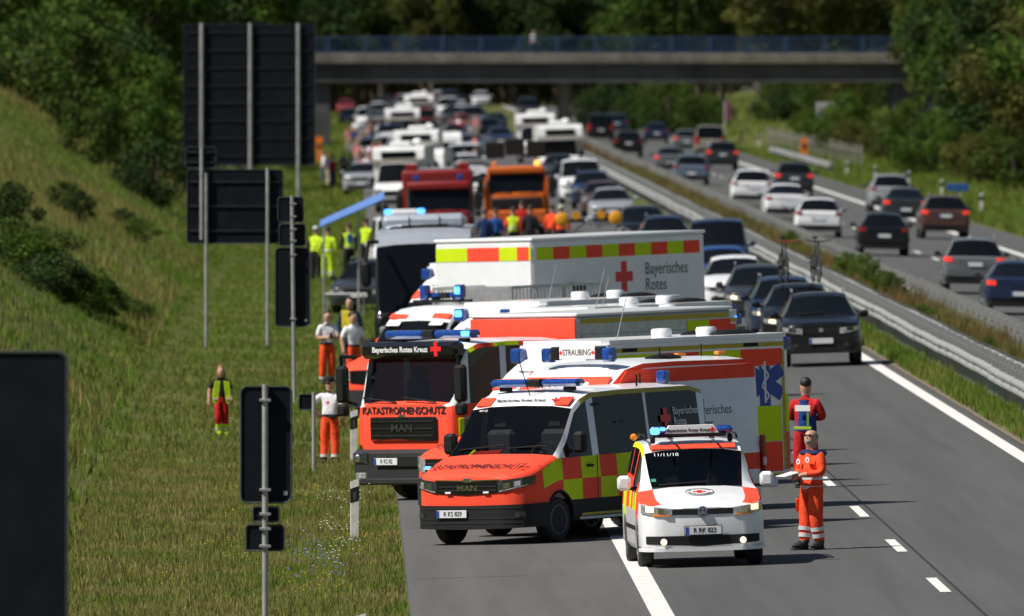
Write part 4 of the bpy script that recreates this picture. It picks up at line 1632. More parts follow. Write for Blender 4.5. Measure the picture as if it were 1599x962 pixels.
# --- white high roof van with orange stripe
def seg_van():
    root = empty('support_van', label='white high roof van with orange stripe and white STRAUBING sign on its roof', cat='van')
    P = dict(L=5.25, w=1.0, H=2.52, zb=.32, rw=.345, ax=[.95, 4.05], zn=1.08, yc=.88, zc=1.34, yt=1.36, yr=5.13, yb=5.23, zrb=1.3, wr=.90, rearglass=False,
             belt=[(0, .97), (.4, 1.05), (.88, 1.27), (5.25, 1.30)], rows=[.15, .5, .75], win=[(1.1, 1.85)],
             top=[(0, 1.02), (.07, 1.08), (.48, 1.24), (.88, 1.34), (1.36, 2.0), (1.62, 2.22), (1.95, 2.43), (2.4, 2.51), (3.2, 2.52), (4.9, 2.50), (5.13, 2.42), (5.23, 1.3), (5.25, 1.2)], ys=[2.0, 2.6], plan=NOSE + [(4.95, 1.0), (5.15, .965), (5.25, .9)])
    mats = [WHITE, ORANGE, BLACK]

    def pick(y, z, s):
        if s in ('hood', 'cap_f'):
            return 1
        if s == 'cant':
            return 1 if y > 1.5 else 0
        if s == 'side' and .8 < z < 1.08 and y > .5:
            return 1
        if s == 'sill':
            return 2
        return 0
    ob = shell(root, P, WHITE, GLASS, pick, mats)
    wrap(root, 'front_bumper', BLACK, P, 0, 1.4, (.26, .6), (.28, .62), .03)
    wrap(root, 'grille', BLACKG, P, 0, .5, (.74, .98), (.76, .98))
    sl1 = slope(1.36, 2.0, 1.62, 2.22)
    for s in (1, -1):
        wrap(root, 'headlight', LAMP, P, .52, 1.0, (.78, 1.0), (.88, 1.04), sides=(s,))
        q_ = [(s * .946, 1.75, 2.17), (s * .946, 5.1, 2.17), (s * .941, 5.1, 2.37), (s * .941, 1.95, 2.37)]
        flatpanel(root, 'side_stripe', ORANGE, q_ if s > 0 else q_[::-1], .006)
        part('tail_light', TAIL, root, (s * .97, 5.22, 1.0), (.1, .08, .62), .02)
        part('tail_light_band', WPRINT, root, (s * .985, 5.21, .92), (.1, .06, .12), .01)
        for yy in (1.95, 2.1, 3.3):
            part('door_seam', GREYP, root, (s * 1.001, yy, 1.15), (.006, .014, 1.5), .001)
        part('sill_trim', BLACK, root, (s * .99, 2.8, .42), (.05, 2.6, .14), .02)
        for ya in P['ax']:
            wheel(root, s * .87, ya, .345, .23, s)
    y0, z0, y1, z1 = 1.44, 2.07, 1.74, 2.30
    flatpanel(root, 'front_band', ORANGE, [(-.86, y0, z0 - .03), (.86, y0, z0 - .03), (.84, y1 - .02, z1 - .02), (-.84, y1 - .02, z1 - .02)], .012)
    text(root, 'SEG', .26, (-.35, 1.575, 2.178), (slope(y0, z0, y1, z1), 0, 0), PRINT, shear=.3)
    sgn = part('roof_sign', WPRINT, root, (.05, 1.9, 2.64), (.72, .1, .2), .01)
    text(sgn, 'STRAUBING', .125, (.05, 1.847, 2.64), FRONT, PRINT, wx=.85)
    for s in (1, -1):
        cross(sgn, (.05 + s * .32, 1.847, 2.64), .06)
        part('bar_end', BLACK, sgn, (.05 + s * .44, 1.9, 2.63), (.16, .14, .2), .02)
        beacon(root, (.05 + s * .6, 1.9, 2.5), (.2, .18, .21), lit=False)
    for i, (t, z) in enumerate((('Bayerisches', 1.72), ('Rotes', 1.52), ('Kreuz', 1.32))):
        text(root, t, .2, (.985 - (z - 1.3) * .06, 3.55, z), (R(86.5), 0, R(90)), PRINT, align='LEFT')
    cross(root, (.975, 3.2, 1.6), .36, rot=(R(86.5), 0, R(90)))
    for x, y in ((.3, 4.6), (.6, 3.2)):
        MB().tube((x, y, 2.5), (x, y, 2.68), .012, n=6).build('antenna', BLACK, root)
    MB().ball((.5, 3.4, 2.51), (.16, .42, .06), 12, 6).build('roof_fin', BLACK, root)
    for y in (4.0, 5.0):
        part('amber_lamp', AMBER, root, (.35, y, 2.54), (.1, .2, .05), .015)
    mirrors(root, .98, 1.25, 1.48, (.2, .16, .32))
    put(root, 1196, 817, R(-40), (1.0, 5.2))
    root.scale = (1, 1, 1.05)
    return root


seg_van()


# --- box ambulances
def stripes(root, side, x, y0, y1, z0, z1, n, name='reflective_panel', off=0, mats=None):
    mm = mats or (ORANGE, LIME)
    for k in range(n):
        a, b = y0 + (y1 - y0) * k / n, y0 + (y1 - y0) * (k + 1) / n
        part(name, mm[(k + off) % 2], root, (side * x, (a + b) / 2, (z0 + z1) / 2), (.008, b - a - .004, z1 - z0), .001)


def star_of_life(root, c, s, rot):
    mb = MB()
    for k in range(3):
        mb.box((0, 0, .0015 * k), (s * .27, s, .004), 0, 0, rz3(R(60 * k)))
    o = mb.build('star_of_life', BLUEPRINT, root)
    o.location, o.rotation_euler = c, rot
    st = MB().box((0, 0, .006), (s * .045, s * .8, .004))
    st.path([(s * .08 * math.sin(t * 1.6), s * (-.36 + .1 * t), .007) for t in [k * .5 for k in range(15)]], s * .02, n=4)
    st.build('staff', WPRINT, o)
    return o


def ambulance():
    root = empty('box_ambulance')
    P = dict(L=2.5, w=1.0, H=2.66, zb=.34, rw=.345, ax=[1.0], zn=1.08, yc=.98, zc=1.34, yt=1.62, yr=2.46, yb=2.49, zrb=1.3, wr=.88, rearglass=False,
             belt=[(0, .97), (.4, 1.05), (.98, 1.27), (2.5, 1.30)], rows=[.2, .55], win=[(1.25, 2.05)],
             plan=NOSE + [(2.5, 1.0)],
             top=[(0, 1.02), (.07, 1.08), (.53, 1.24), (.98, 1.34), (1.62, 2.0), (2.0, 2.33), (2.3, 2.52), (2.46, 2.55), (2.49, 2.5), (2.5, 2.4)])
    mats = [WHITE, ORANGE, LIME, BLACK]

    def pick(y, z, s):
        if s in ('hood', 'cap_f') or (y < .98 and s in ('glass', 'cant')):
            return 1
        if s == 'side':
            return 3 if z < .6 else (1 if int(y / .62) % 2 == 0 else 2) if z > .8 else 0
        return 3 if s == 'sill' else 0
    shell(root, P, WHITE, GLASS, pick, mats)
    wrap(root, 'front_bumper', GREYP, P, 0, 1.4, (.26, .62), (.28, .64), .03)
    wrap(root, 'grille', BLACKG, P, 0, .52, (.70, 1.0), (.74, 1.0), .014)
    for z in (.76, .84, .92):
        wrap(root, 'grille_bar', GREYP, P, 0, .5, (z, z + .02), (z, z + .02), .022)
    MB().lathe([(-.02, .001), (-.02, .1), (.0, .105)], 1, (0, -.05, .9), 16).build('badge', CHROME, root)
    for s in (1, -1):
        part('flash_light', BLUEON, root, (s * .42, -.05, .86), (.14, .03, .05), .01)
        wrap(root, 'headlight', LAMP, P, .54, .98, (.77, 1.0), (.88, 1.04), .016, sides=(s,))
    plate(root, (-.1, -.06, .5), None)
    text(root, 'RETTUNGSDIENST', .26, (0, .33, 1.195), (slope(.07, 1.08, .53, 1.24), 0, 0), PRINT, shear=.2, wx=.62)
    s1 = slope(1.62, 2.0, 2.0, 2.33)
    flatpanel(root, 'front_band', ORANGE, [(-.87, 1.68, 2.03), (.87, 1.68, 2.03), (.85, 1.86, 2.185), (-.85, 1.86, 2.185)], .012)
    text(root, 'Bayerisches Rotes Kreuz', .085, (-.1, 1.95, 2.31), (s1, 0, 0), PRINT)
    star_of_life(root, (.62, 1.93, 2.29), .17, (s1, 0, 0))
    part('hood_vent', BLACK, root, (0, .92, 1.345), (.3, .1, .02), .005)
    # the box
    bx0, bx1, bz0_, bz1_, W = 2.35, 6.3, .46, 2.70, 1.07
    poly = [(-W + .1, bx0), (W - .1, bx0), (W, bx0 + .1), (W, bx1 - .22), (W - .17, bx1), (-W + .17, bx1), (-W, bx1 - .22), (-W, bx0 + .1)]
    box = MB().prism(poly, 2, bz0_, bz1_).build('box_body', WHITE, root)
    MB().prism([(x * .985, bx0 + .06 + (y - bx0) * .985) for x, y in poly], 2, bz1_ + .002, bz1_ + .07).build('roof_panel', WHITE, box)
    for s in (1, -1):
        stripes(box, s, W + .004, bx0 + .25, bx1 - .25, 2.26, 2.53, 4, off=1)
        part('contour_tape', OLIVE, box, (s * (W + .004), (bx0 + bx1) / 2, 2.60), (.008, bx1 - bx0 - .4, .07), .001)
        part('contour_tape', OLIVE, box, (s * (W + .004), bx1 - .235, 1.55), (.008, .05, 1.9), .001)
        part('contour_tape', OLIVE, box, (s * (W + .004), (bx0 + bx1) / 2, .52), (.008, bx1 - bx0 - .4, .06), .001)
        flatpanel(box, 'corner_panel', ORANGE, [(s * (W + .003), bx1 - .2, .6), (s * (W - .16), bx1 + .003, .6), (s * (W - .16), bx1 + .003, 1.2), (s * (W + .003), bx1 - .2, 1.2)], .003)
        flatpanel(box, 'corner_panel', LIME, [(s * (W + .003), bx1 - .2, 1.21), (s * (W - .16), bx1 + .003, 1.21), (s * (W - .16), bx1 + .003, 1.8), (s * (W + .003), bx1 - .2, 1.8)], .003)
        for (za, zc_, mm) in ((.58, 1.05, ORANGE), (1.06, 1.62, LIME)):
            part('reflective_panel', mm, box, (s * (W + .004), bx1 - .62, (za + zc_) / 2), (.008, .66, zc_ - za), .001)
        star_of_life(box, (s * (W + .004), bx1 - .62, 2.0), .82, LEFT if s > 0 else RIGHT)
        part('position_lamp', BLACK, box, (s * (W + .012), bx1 - .9, 2.605), (.02, .3, .06), .005)
        part('position_lamp', BLACK, box, (s * (W + .012), bx0 + .55, 2.605), (.02, .3, .06), .005)
        part('side_skirt', WHITE, box, (s * (W - .02), 4.3, .40), (.05, 3.2, .13), .015)
        part('door_seam', GREYP, box, (s * (W + .001), bx0 + 1.2, 1.4), (.005, .02, 1.9), .001)
        beacon(box, (s * (W - .14), bx0 - .06, 2.42), (.24, .2, .24))
        beacon(box, (s * (W - .1), bx1 - .12, 2.5), (.17, .2, .2))
        wheel(root, s * .87, 1.0, .345, .23, s)
        wheel(root, s * .9, 4.66, .345, .26, s)
    part('front_panel', ORANGE, box, (-.1, bx0 - .004, 2.38), (1.2, .008, .18), .001)
    part('flash_light', BLUEL, box, (.15, bx0 - .02, 2.6), (.26, .05, .08), .02)
    for x, y in ((.2, 4.3), (.35, 5.1)):
        MB().lathe([(0, .16), (.1, .17), (.14, .15), (.15, .01)], 2, (x, y, bz1_ + .06), 16).build('roof_vent', WHITE, box)
    for x, y in ((.55, 5.5), (-.3, 5.6)):
        MB().ball((x, y, bz1_ + .07), (.15, .5, .08), 12, 6).build('roof_fin', BLACK, box)
    MB().tube((.5, 3.1, bz1_), (.62, 3.25, bz1_ + .75), .007, n=5).build('antenna', ALU, box)
    mirrors(root, .98, 1.42, 1.46, (.22, .16, .34))
    return root


AMB = ambulance()
for px, py, rz, lab, lit in ((1232, 792, -51, 'box ambulance with red bonnet wedged behind the crew van', ()),
                             (1158, 731, -42, 'box ambulance roof with two white vents and rear corner reaching past the truck', (1, 3)),
                             (1150, 709, -44, 'second box ambulance roof behind the heavy truck', (0, 1)),
                             (1070, 694, -44, 'farthest box ambulance roof below the tall white box trailer', (2, 3)),
                             (962, 600, -42, 'box ambulance in front of the coach, only its cab and front corner showing', (0,))):
    o = copy_tree(AMB)
    o.name = 'box_ambulance'
    put(o, px, py, R(rz), (1.07, 6.1), 1.01 if py > 780 else 1.0)
    tag(o, lab, 'ambulance', 'box ambulances parked in the row')
    k = 0
    for ch in KIDS[o.session_uid]:
        for q in KIDS.get(ch.session_uid, []):
            if q.name.startswith('blue_beacon'):
                if k in lit:
                    bb = q.data.vertices
                    c = sum((v.co for v in bb), Vector()) / len(bb)
                    part('lit_lamp', BLUEON, ch, c + Vector((.02, -.1, .03)), (.17, .05, .12), .02)
                k += 1
drop(AMB)


# --- heavy truck cab shared by several trucks
def truck_cab(root, paint, band, L=2.8, w=1.14, glass=GLASS, text1=None, brand=None, zs=1.0, top=None, detail=True):
    P = dict(L=L, w=w, H=2.66, zb=.86, rw=.48, ax=[1.25], zn=1.58, yc=.07, zc=1.66, yt=.30, yr=L - .06, yb=L - .02, zrb=1.7, wr=w - .09, rearglass=False,
             belt=[(0, 1.56), (.2, 1.60), (L, 1.64)], rows=[.1, .45, .75], win=[(.42, 1.2), (1.35, L - .25)] if L > 2.3 else [(.42, 1.4)],
             plan=[(0, .86), (.04, .93), (.12, .98), (.3, 1.0), (L, 1.0)],
             top=[(0, 1.6), (.03, 1.63), (.07, 1.66), (.30, 2.38), (.42, 2.55), (.7, 2.64), (1.5, 2.66), (L - .06, 2.64), (L - .02, 2.6), (L, 2.5)])

    def pick(y, z, s):
        if s == 'roof' and y < .5:
            return 1
        if s == 'cant' and y > .5:
            return 3 if int(y / .55) % 2 else 2
        if s in ('cant', 'glass', 'roof'):
            return 4
        return 0
    ob = shell(root, P, paint, GLASS, pick, [paint, band, LIME if detail else band, paint, top or WHITE])
    for kk in ob:
        if kk != 'body':
            ob[kk].data.materials[0] = glass
    if glass is not GLASS:
        cabin(root, w * .9, .1, 1.3, 1.62, .9, 1.5)
    part('visor', band, root, (0, .26, 2.50), (w * 1.9, .3, .28), .07)
    part('front_bumper', GREYP, root, (0, .17, .57), (w * 2.04, .5, .58), .07)
    part('bumper_step', BLACK, root, (0, -.09, .66), (1.1, .06, .2), .02)
    part('lower_lip', GREYP, root, (0, .1, .33), (w * 1.9, .4, .12), .03)
    part('grille', BLACKG, root, (0, -.025, 1.20), (w * 1.32, .06, .40), .03)
    for z in (1.08, 1.20, 1.32):
        part('grille_bar', BLACK, root, (0, -.06, z), (w * 1.24, .02, .03), .006)
    if brand:
        text(root, brand, .17, (0, -.075, 1.21), FRONT, mat('dark_chrome', (.14, .14, .145), .3, metal=.8), wx=1.3, bold=.003)
        part('badge', CHROME, root, (0, -.06, 1.41), (.16, .02, .05), .02)
    for s in (1, -1):
        h = part('headlight', LAMPDARK, root, (s * (w - .2), -.075, .72), (.36, .06, .2), .03)
        MB().ball((s * (w - .13), -.1, .72), (.075, .03, .07)).build('lamp_lens', CHROME, h)
        part('fog_lamp', LAMP, root, (s * (w - .2), -.08, .42), (.26, .05, .11), .02)
        part('corner_panel', LIME if detail else paint, root, (s * (w + .005), .2, 1.12), (.03, .22, .5), .015)
        m = part('mirror', BLACK, root, (s * (w + .2), -.05, 1.95), (.24, .16, .62), .05)
        MB().path([(s * w, .1, 2.4), (s * (w + .18), -.1, 2.42), (s * (w + .2), -.05, 2.2)], .03).path([(s * w, .1, 1.6), (s * (w + .2), -.05, 1.68), (s * (w + .2), -.05, 2.25)], .025).build('mirror_arm', BLACK, m)
        part('wide_mirror', BLACK, m, (s * (w + .2), -.05, 1.52), (.22, .14, .2), .04)
        wheel(root, s * (w - .14), 1.25, .48, .28, s, rim=ALU)
        part('mudguard', BLACK, root, (s * (w - .14), 1.25, 1.02), (.32, 1.1, .06), .02)
        part('step', BLACK, root, (s * (w - .08), .55, .6), (.16, .5, .4), .03)
    if text1:
        text(root, text1, .165, (0, -.012, 1.50), FRONT, PRINT, bold=.005)
    for x in (-.55, .35):
        part('wiper', BLACK, root, (x, -.0, 1.68), (.75, .03, .025), .006, Matrix.Rotation(R(6), 3, 'Y'))
    return P


def rescue_truck():
    root = empty('rescue_truck', label='orange heavy truck with black visor and KATASTROPHENSCHUTZ across its front', cat='truck')
    truck_cab(root, ORANGE, BLACKG, glass=CLEAR, text1='KATASTROPHENSCHUTZ', brand='MAN')
    text(root, 'Bayerisches Rotes Kreuz', .125, (-.16, .105, 2.51), FRONT, WPRINT, bold=.003)
    cross(root, (.66, .10, 2.52), .24)
    plate(root, (-.33, -.13, .66), 'R KS 82')
    lightbar(root, (0, .75, 2.68), 2.0, lit=(1,), mid=.24, h=.14)
    box = part('box_body', ALU, root, (0, 4.95, 2.0), (2.44, 3.9, 1.94), .05)
    part('front_board', ORANGE, box, (0, 2.99, 2.6), (2.38, .03, .66), .01)
    part('roof_cap', WHITE, box, (0, 4.95, 2.985), (2.46, 3.94, .06), .02)
    for s in (1, -1):
        part('contour_tape', OLIVE, box, (s * 1.224, 4.95, 2.87), (.01, 3.7, .08), .001)
        for k in range(6):
            part('shutter_slat', ALU, box, (s * 1.235, 4.4, 2.0 + .12 * k), (.02, 2.6, .105), .008)
        stripes(box, s, 1.226, 5.75, 6.85, 2.45, 2.8, 2, off=1)
        wheel(root, s * 1.0, 5.4, .48, .5, s, rim=ALU)
        part('side_locker', RED, box, (s * 1.19, 4.9, .9), (.06, 3.4, .4), .02)
    part('chassis', BLACK, root, (0, 4.2, .8), (1.2, 6.0, .35), .03)
    put(root, 557, 792, R(-43), (-1.14, 0))
    return root


rescue_truck()


def box_truck():
    root = empty('box_trailer', label='tall white box trailer with red and yellow band and Bayerisches Rotes lettering', cat='trailer')
    part('drawbar', GREYP, root, (0, 1.3, .6), (.2, 1.6, .12), .02)
    box = part('box_body', WHITE, root, (0, 5.05, 2.2), (2.46, 6.2, 2.5), .05)
    part('roof_cap', WHITE, box, (0, 5.05, 3.47), (2.5, 6.24, .07), .02)
    for k in range(3):
        part('reflective_panel', (LIME, ORANGE, LIME)[k], box, (-.8 + .8 * k, 1.946, 3.18), (.79, .008, .28), .001)
    part('reflective_panel', ORANGE, box, (1.0, 1.945, 3.18), (.3, .008, .28), .001)
    for s in (1, -1):
        stripes(box, s, 1.234, 2.1, 7.95, 3.04, 3.3, 10, off=1)
        rot = LEFT if s > 0 else RIGHT
        if s > 0:
            for t, z in (('Bayerisches', 2.75), ('Rotes', 2.42), ('Kreuz', 2.09)):
                text(box, t, .36, (1.234, 5.95, z), rot, PRINT, align='LEFT', wx=.92)
            cross(box, (1.234, 5.2, 2.62), .62, rot=rot)
        part('side_vent', BLACK, box, (s * 1.235, 3.6, 2.42), (.01, .5, .12), .01)
        wheel(root, s * .98, 6.2, .48, .5, s, rim=ALU)
    part('chassis', BLACK, root, (0, 4.2, .75), (1.2, 7.0, .3), .03)
    put(root, 1108, 622, R(-36), (1.23, 8.15))
    return root


box_truck()


def flatbed():
    root = empty('flatbed_truck', label='white double cab pickup truck with grey mesh cage and two blue beacons on a bar', cat='truck')
    P = dict(L=3.3, w=.98, H=2.28, zb=.36, rw=.345, ax=[1.0], zn=1.1, yc=.98, zc=1.36, yt=1.6, yr=3.2, yb=3.28, zrb=1.35, wr=.80, rearglass=False,
             belt=[(0, .97), (.4, 1.05), (.98, 1.27), (3.3, 1.30)], win=[(1.25, 2.05), (2.15, 3.05)],
             plan=NOSE + [(3.3, 1.0)],
             top=[(0, 1.04), (.07, 1.1), (.5, 1.25), (.98, 1.36), (1.6, 1.98), (1.85, 2.18), (2.1, 2.26), (2.6, 2.28), (3.2, 2.26), (3.28, 2.2), (3.3, 2.0)])
    shell(root, P, WHITE, GLASS, lambda y, z, s: 1 if s in ('hood', 'cap_f') else 0, [WHITE, ORANGE])
    wrap(root, 'grille', BLACKG, P, 0, .52, (.72, 1.02), (.76, 1.02))
    wrap(root, 'front_bumper', GREYP, P, 0, 1.4, (.26, .62), (.28, .64), .03)
    s1 = slope(1.6, 1.98, 1.85, 2.18)
    for s in (1, -1):
        wrap(root, 'headlight', LAMP, P, .54, .98, (.79, 1.02), (.9, 1.06), .016, sides=(s,))
        flatpanel(root, 'roof_block', ORANGE, [(s * .55 - .22, 1.65, 2.03), (s * .55 + .22, 1.65, 2.0), (s * .55 + .22, 1.76, 2.09), (s * .55 - .22, 1.76, 2.11)], .02)
        for ya in (1.0, 5.0):
            wheel(root, s * .86, ya, .345, .23, s)
        beacon(root, (s * .45, 2.45, 2.38), (.19, .19, .3), lit=s > 0)
        part('visor_sticker', WPRINT, root, (s * .55, 1.50, 1.92), (.34, .01, .12), .004, Matrix.Rotation(s1 + R(90), 3, 'X'))
    part('beacon_bar', BLACK, root, (0, 2.45, 2.35), (1.5, .08, .06), .01)
    lightbar(root, (0, 2.6, 2.4), .8)
    mirrors(root, .97, 1.42, 1.46, (.22, .16, .34))
    cage = part('load_bed', ALU, root, (0, 5.0, 1.3), (2.0, 3.2, .9), .03)
    fr = MB()
    for x in (-1, 1):
        for y in (3.45, 4.3, 5.2, 6.5):
            fr.box((x, y, 2.15), (.05, .05, .9))
        fr.box((x, 4.98, 2.58), (.06, 3.1, .06))
    for y in (3.45, 6.5):
        fr.box((0, y, 2.58), (2.0, .06, .06))
    fr.build('cage_frame', ALU, cage)
    mesh = MB()
    for k in range(26):
        for x in (-1, 1):
            mesh.box((x, 3.5 + k * .118, 2.15), (.008, .03, .8))
        mesh.box((-.96 + k * .077, 3.42, 2.15), (.03, .008, .8))
    tag(mesh.build('cage_mesh', ALU, cage), kind='stuff')
    part('cage_board', ALU, cage, (0, 4.2, 2.2), (1.9, .04, .7), .01)
    part('red_case', RED, cage, (-.3, 3.8, 1.95), (.5, .5, .35), .04)
    put(root, 522, 664, R(-38), (-.98, 0))
    return root


flatbed()


# --- coach, fire engine, orange works truck further up
def coach():
    root = empty('coach', label='silver coach with one huge dark windscreen behind the ambulances', cat='coach')
    SIL = paint('coachsilver', (.42, .45, .50), .5)
    P = dict(L=9.5, w=1.24, H=3.15, zb=.3, rw=.5, ax=[2.4, 7.2], zn=1.12, yc=.10, zc=1.2, yt=.45, yr=9.3, yb=9.45, zrb=1.4, wr=1.10,
             belt=[(0, 1.05), (.3, 1.15), (9.5, 1.3)], win=[(.6, 2.2), (2.3, 4.5), (4.6, 7.0), (7.1, 9.1)],
             plan=[(0, .88), (.05, .95), (.15, .985), (.4, 1), (9.5, 1)],
             top=[(0, 1.1), (.04, 1.14), (.1, 1.2), (.45, 2.78), (.62, 2.98), (1.0, 3.12), (2, 3.15), (9, 3.15), (9.3, 3.08), (9.45, 1.4), (9.5, 1.3)])
    shell(root, P, SIL, GLASS, lambda y, z, s: 1 if (y < .5 and z < 2.75) or s == 'cap_f' else 0, [SIL, BLACKG])
    a = MB().box((0, 2.6, 3.28), (2.0, 2.0, .34), 0, .12).build('roof_unit', SIL, root)
    for x in (-.36, .36):
        part('unit_seam', GREYP, a, (x, 1.6, 3.3), (.02, .03, .26), .005)
    part('unit_seam', GREYP, a, (0, 1.62, 3.17), (1.1, .03, .05), .01)
    for s in (1, -1):
        m = part('mirror', BLACK, root, (s * 1.38, -.25, 2.1), (.24, .2, .62), .08)
        MB().path([(s * 1.1, .3, 2.85), (s * 1.3, -.2, 2.85), (s * 1.38, -.25, 2.4)], .05).build('mirror_arm', BLACK, m)
        part('headlight', LAMP, root, (s * .9, -.0, .75), (.4, .1, .18), .04)
        for ya in P['ax']:
            wheel(root, s * 1.1, ya, .5, .3, s)
    part('front_bumper', GREYP, root, (0, .05, .5), (2.3, .3, .35), .08)
    put(root, 667, 0, R(-1.2), (0, 0), d=404)


coach()


def fire_engine():
    root = empty('fire_engine', label='red fire engine roof and dark windscreen behind the coach', cat='fire engine')
    FR = mat('fire_red', (.24, .012, .011), .35, coat=.3, var=.08)
    truck_cab(root, FR, FR, L=2.8, top=GREYP, detail=False)
    box = part('box_body', FR, root, (0, 4.9, 1.95), (2.44, 4.1, 2.1), .06)
    for x in (-.55, .55):
        MB().tube((x, 3.0, 3.05), (x, 6.8, 3.05), .04).build('ladder_beam', ALU, box)
    for k in range(9):
        MB().tube((-.55, 3.2 + .42 * k, 3.05), (.55, 3.2 + .42 * k, 3.05), .025, n=6).build('ladder_rung', ALU, box)
    for s in (1, -1):
        beacon(root, (s * .75, .8, 2.64), (.2, .2, .24))
        wheel(root, s * 1.0, 5.2, .48, .5, s, rim=ALU)
        part('roof_box', FR, box, (s * .9, 4.0, 3.12), (.4, 1.2, .25), .03)
    put(root, 688, 0, 0, (0, 0), d=585)


fire_engine()


def works_truck():
    root = empty('works_truck', label='bright orange road works truck with dark windscreen standing on the lane', cat='truck')
    OR = paint('worksorange', (.55, .115, .015), 0)
    truck_cab(root, OR, OR, L=2.2, top=OR, detail=False)
    for s in (1, -1):
        part('side_panel', OR, root, (s * 1.16, .25, 1.6), (.1, .35, 1.3), .04)
        wheel(root, s * 1.0, 5.0, .48, .5, s, rim=ALU)
        part('amber_beacon', AMBERON if s > 0 else AMBER, root, (s * .8, .8, 2.74), (.18, .18, .18), .05)
        MB().tube((s * .8, 2.5, 2.6), (s * .8, 2.5, 3.5), .06).build('board_post', ALU, root)
    part('load_bed', OR, root, (0, 4.4, 1.4), (2.4, 4.0, .9), .04)
    for x in (-.75, 0, .8):
        part('warning_board', BLACK, root, (x, 2.45, 3.25 + .1 * (x == 0)), (.72, .08, .62), .03)
    part('plough_plate', OR, root, (0, -.35, .75), (2.2, .25, .5), .06)
    part('added_bull_bar', BLACK, root, (0, -.16, 1.25), (1.9, .2, .45), .05)  # black bull bar, added to darken the front below the windscreen
    put(root, 809, 0, 0, (0, 0), d=640)


works_truck()


def lamp_trailer():
    root = empty('warning_trailer', label='folded warning trailer with two big round yellow lamps', cat='trailer')
    YL = mat('lamp_yellow', (.75, .33, .01), .35, coat=.4)
    part('frame', GREYP, root, (0, .3, .75), (2.2, 1.6, .18), .03)
    for s in (1, -1):
        wheel(root, s * .95, .5, .33, .2, s)
        l = MB().lathe([(-.1, .02), (-.1, .17), (-.06, .23), (.06, .23), (.1, .15), (.1, .02)], 1, (s * .88, -.2, 1.5), 20).build('round_lamp', YL, root)
        MB().box((s * .6, -.1, 1.45), (.95, .06, .12), 0, .01).build('arm', GREYP, root)
        MB().box((s * .28, -.05, 1.25), (.9, .06, .1), 0, .01, Matrix.Rotation(s * R(38), 3, 'Y')).build('arm', ALU, root)
        MB().lathe([(-.06, .02), (-.06, .14), (.06, .14), (.06, .02)], 1, (s * .42, -.1, 1.62), 14).build('round_lamp', YL, root)
    put(root, 921, 0, R(4), (0, 0), d=560)


lamp_trailer()
# ---------------------------------------------------------------- the traffic
HL = {'lamp_lens': LAMPON}
BR = {'tail_light': TAILON}
Q = 'cars queueing in the left lane'
for k, c, px, py, lab, sc, li in (
        ('suv', 'black', 1284, 573, 'black off roader with lit headlamps leading the queue beside the guardrail', 1.02, None),
        ('hatch', 'black', 1250, 545, 'black car with two bicycles upright on its roof', 1.05, HL),
        ('estate', 'navy', 1230, 528, 'dark blue car just behind the one with bicycles', 1.0, HL),
        ('suv', 'darkgrey', 1187, 514, 'dark grey car with silver roof rails in the queue', 1.0, HL),
        ('hatch', 'white', 1152, 489, 'white hatchback in the queue next to the tall box trailer', 1.05, None),
        ('hatch', 'blue', 1130, 466, 'bright blue car in the queue half behind the box trailer', 1.0, None),
        ('van', 'navy', 1122, 446, 'dark blue van roof just behind the bright blue car', 1.0, None),
        ('estate', 'navy', 1040, 408, 'dark blue estate nearest behind the yellow lamp trailer', 1.0, None),
        ('suv', 'black', 1003, 396, 'black car roof beside the yellow lamp trailer', 1.0, None),
        ('sedan', 'silver', 956, 350, 'silver saloon glinting in the middle of the queue', 1.0, None),
        ('hatch', 'maroon', 940, 338, 'dark red roof in the middle of the queue', 1.0, None),
        ('suv', 'navy', 925, 326, 'navy car behind the dark red roof', 1.0, None),
        ('van', 'white', 908, 318, 'white van in the queue behind the works truck', 1.0, None),
        ('estate', 'black', 890, 303, 'black estate beside the white van', 1.0, None),
        ('hatch', 'darkgrey', 872, 286, 'dark grey hatchback between vans and motorhome', 1.0, None)):
    place_car(k, c, px, py, lab, rz=R(rnd.uniform(-1.5, 1.5)), sc=sc, group=Q, lights=li)
Q2 = 'cars driving away on the far carriageway'
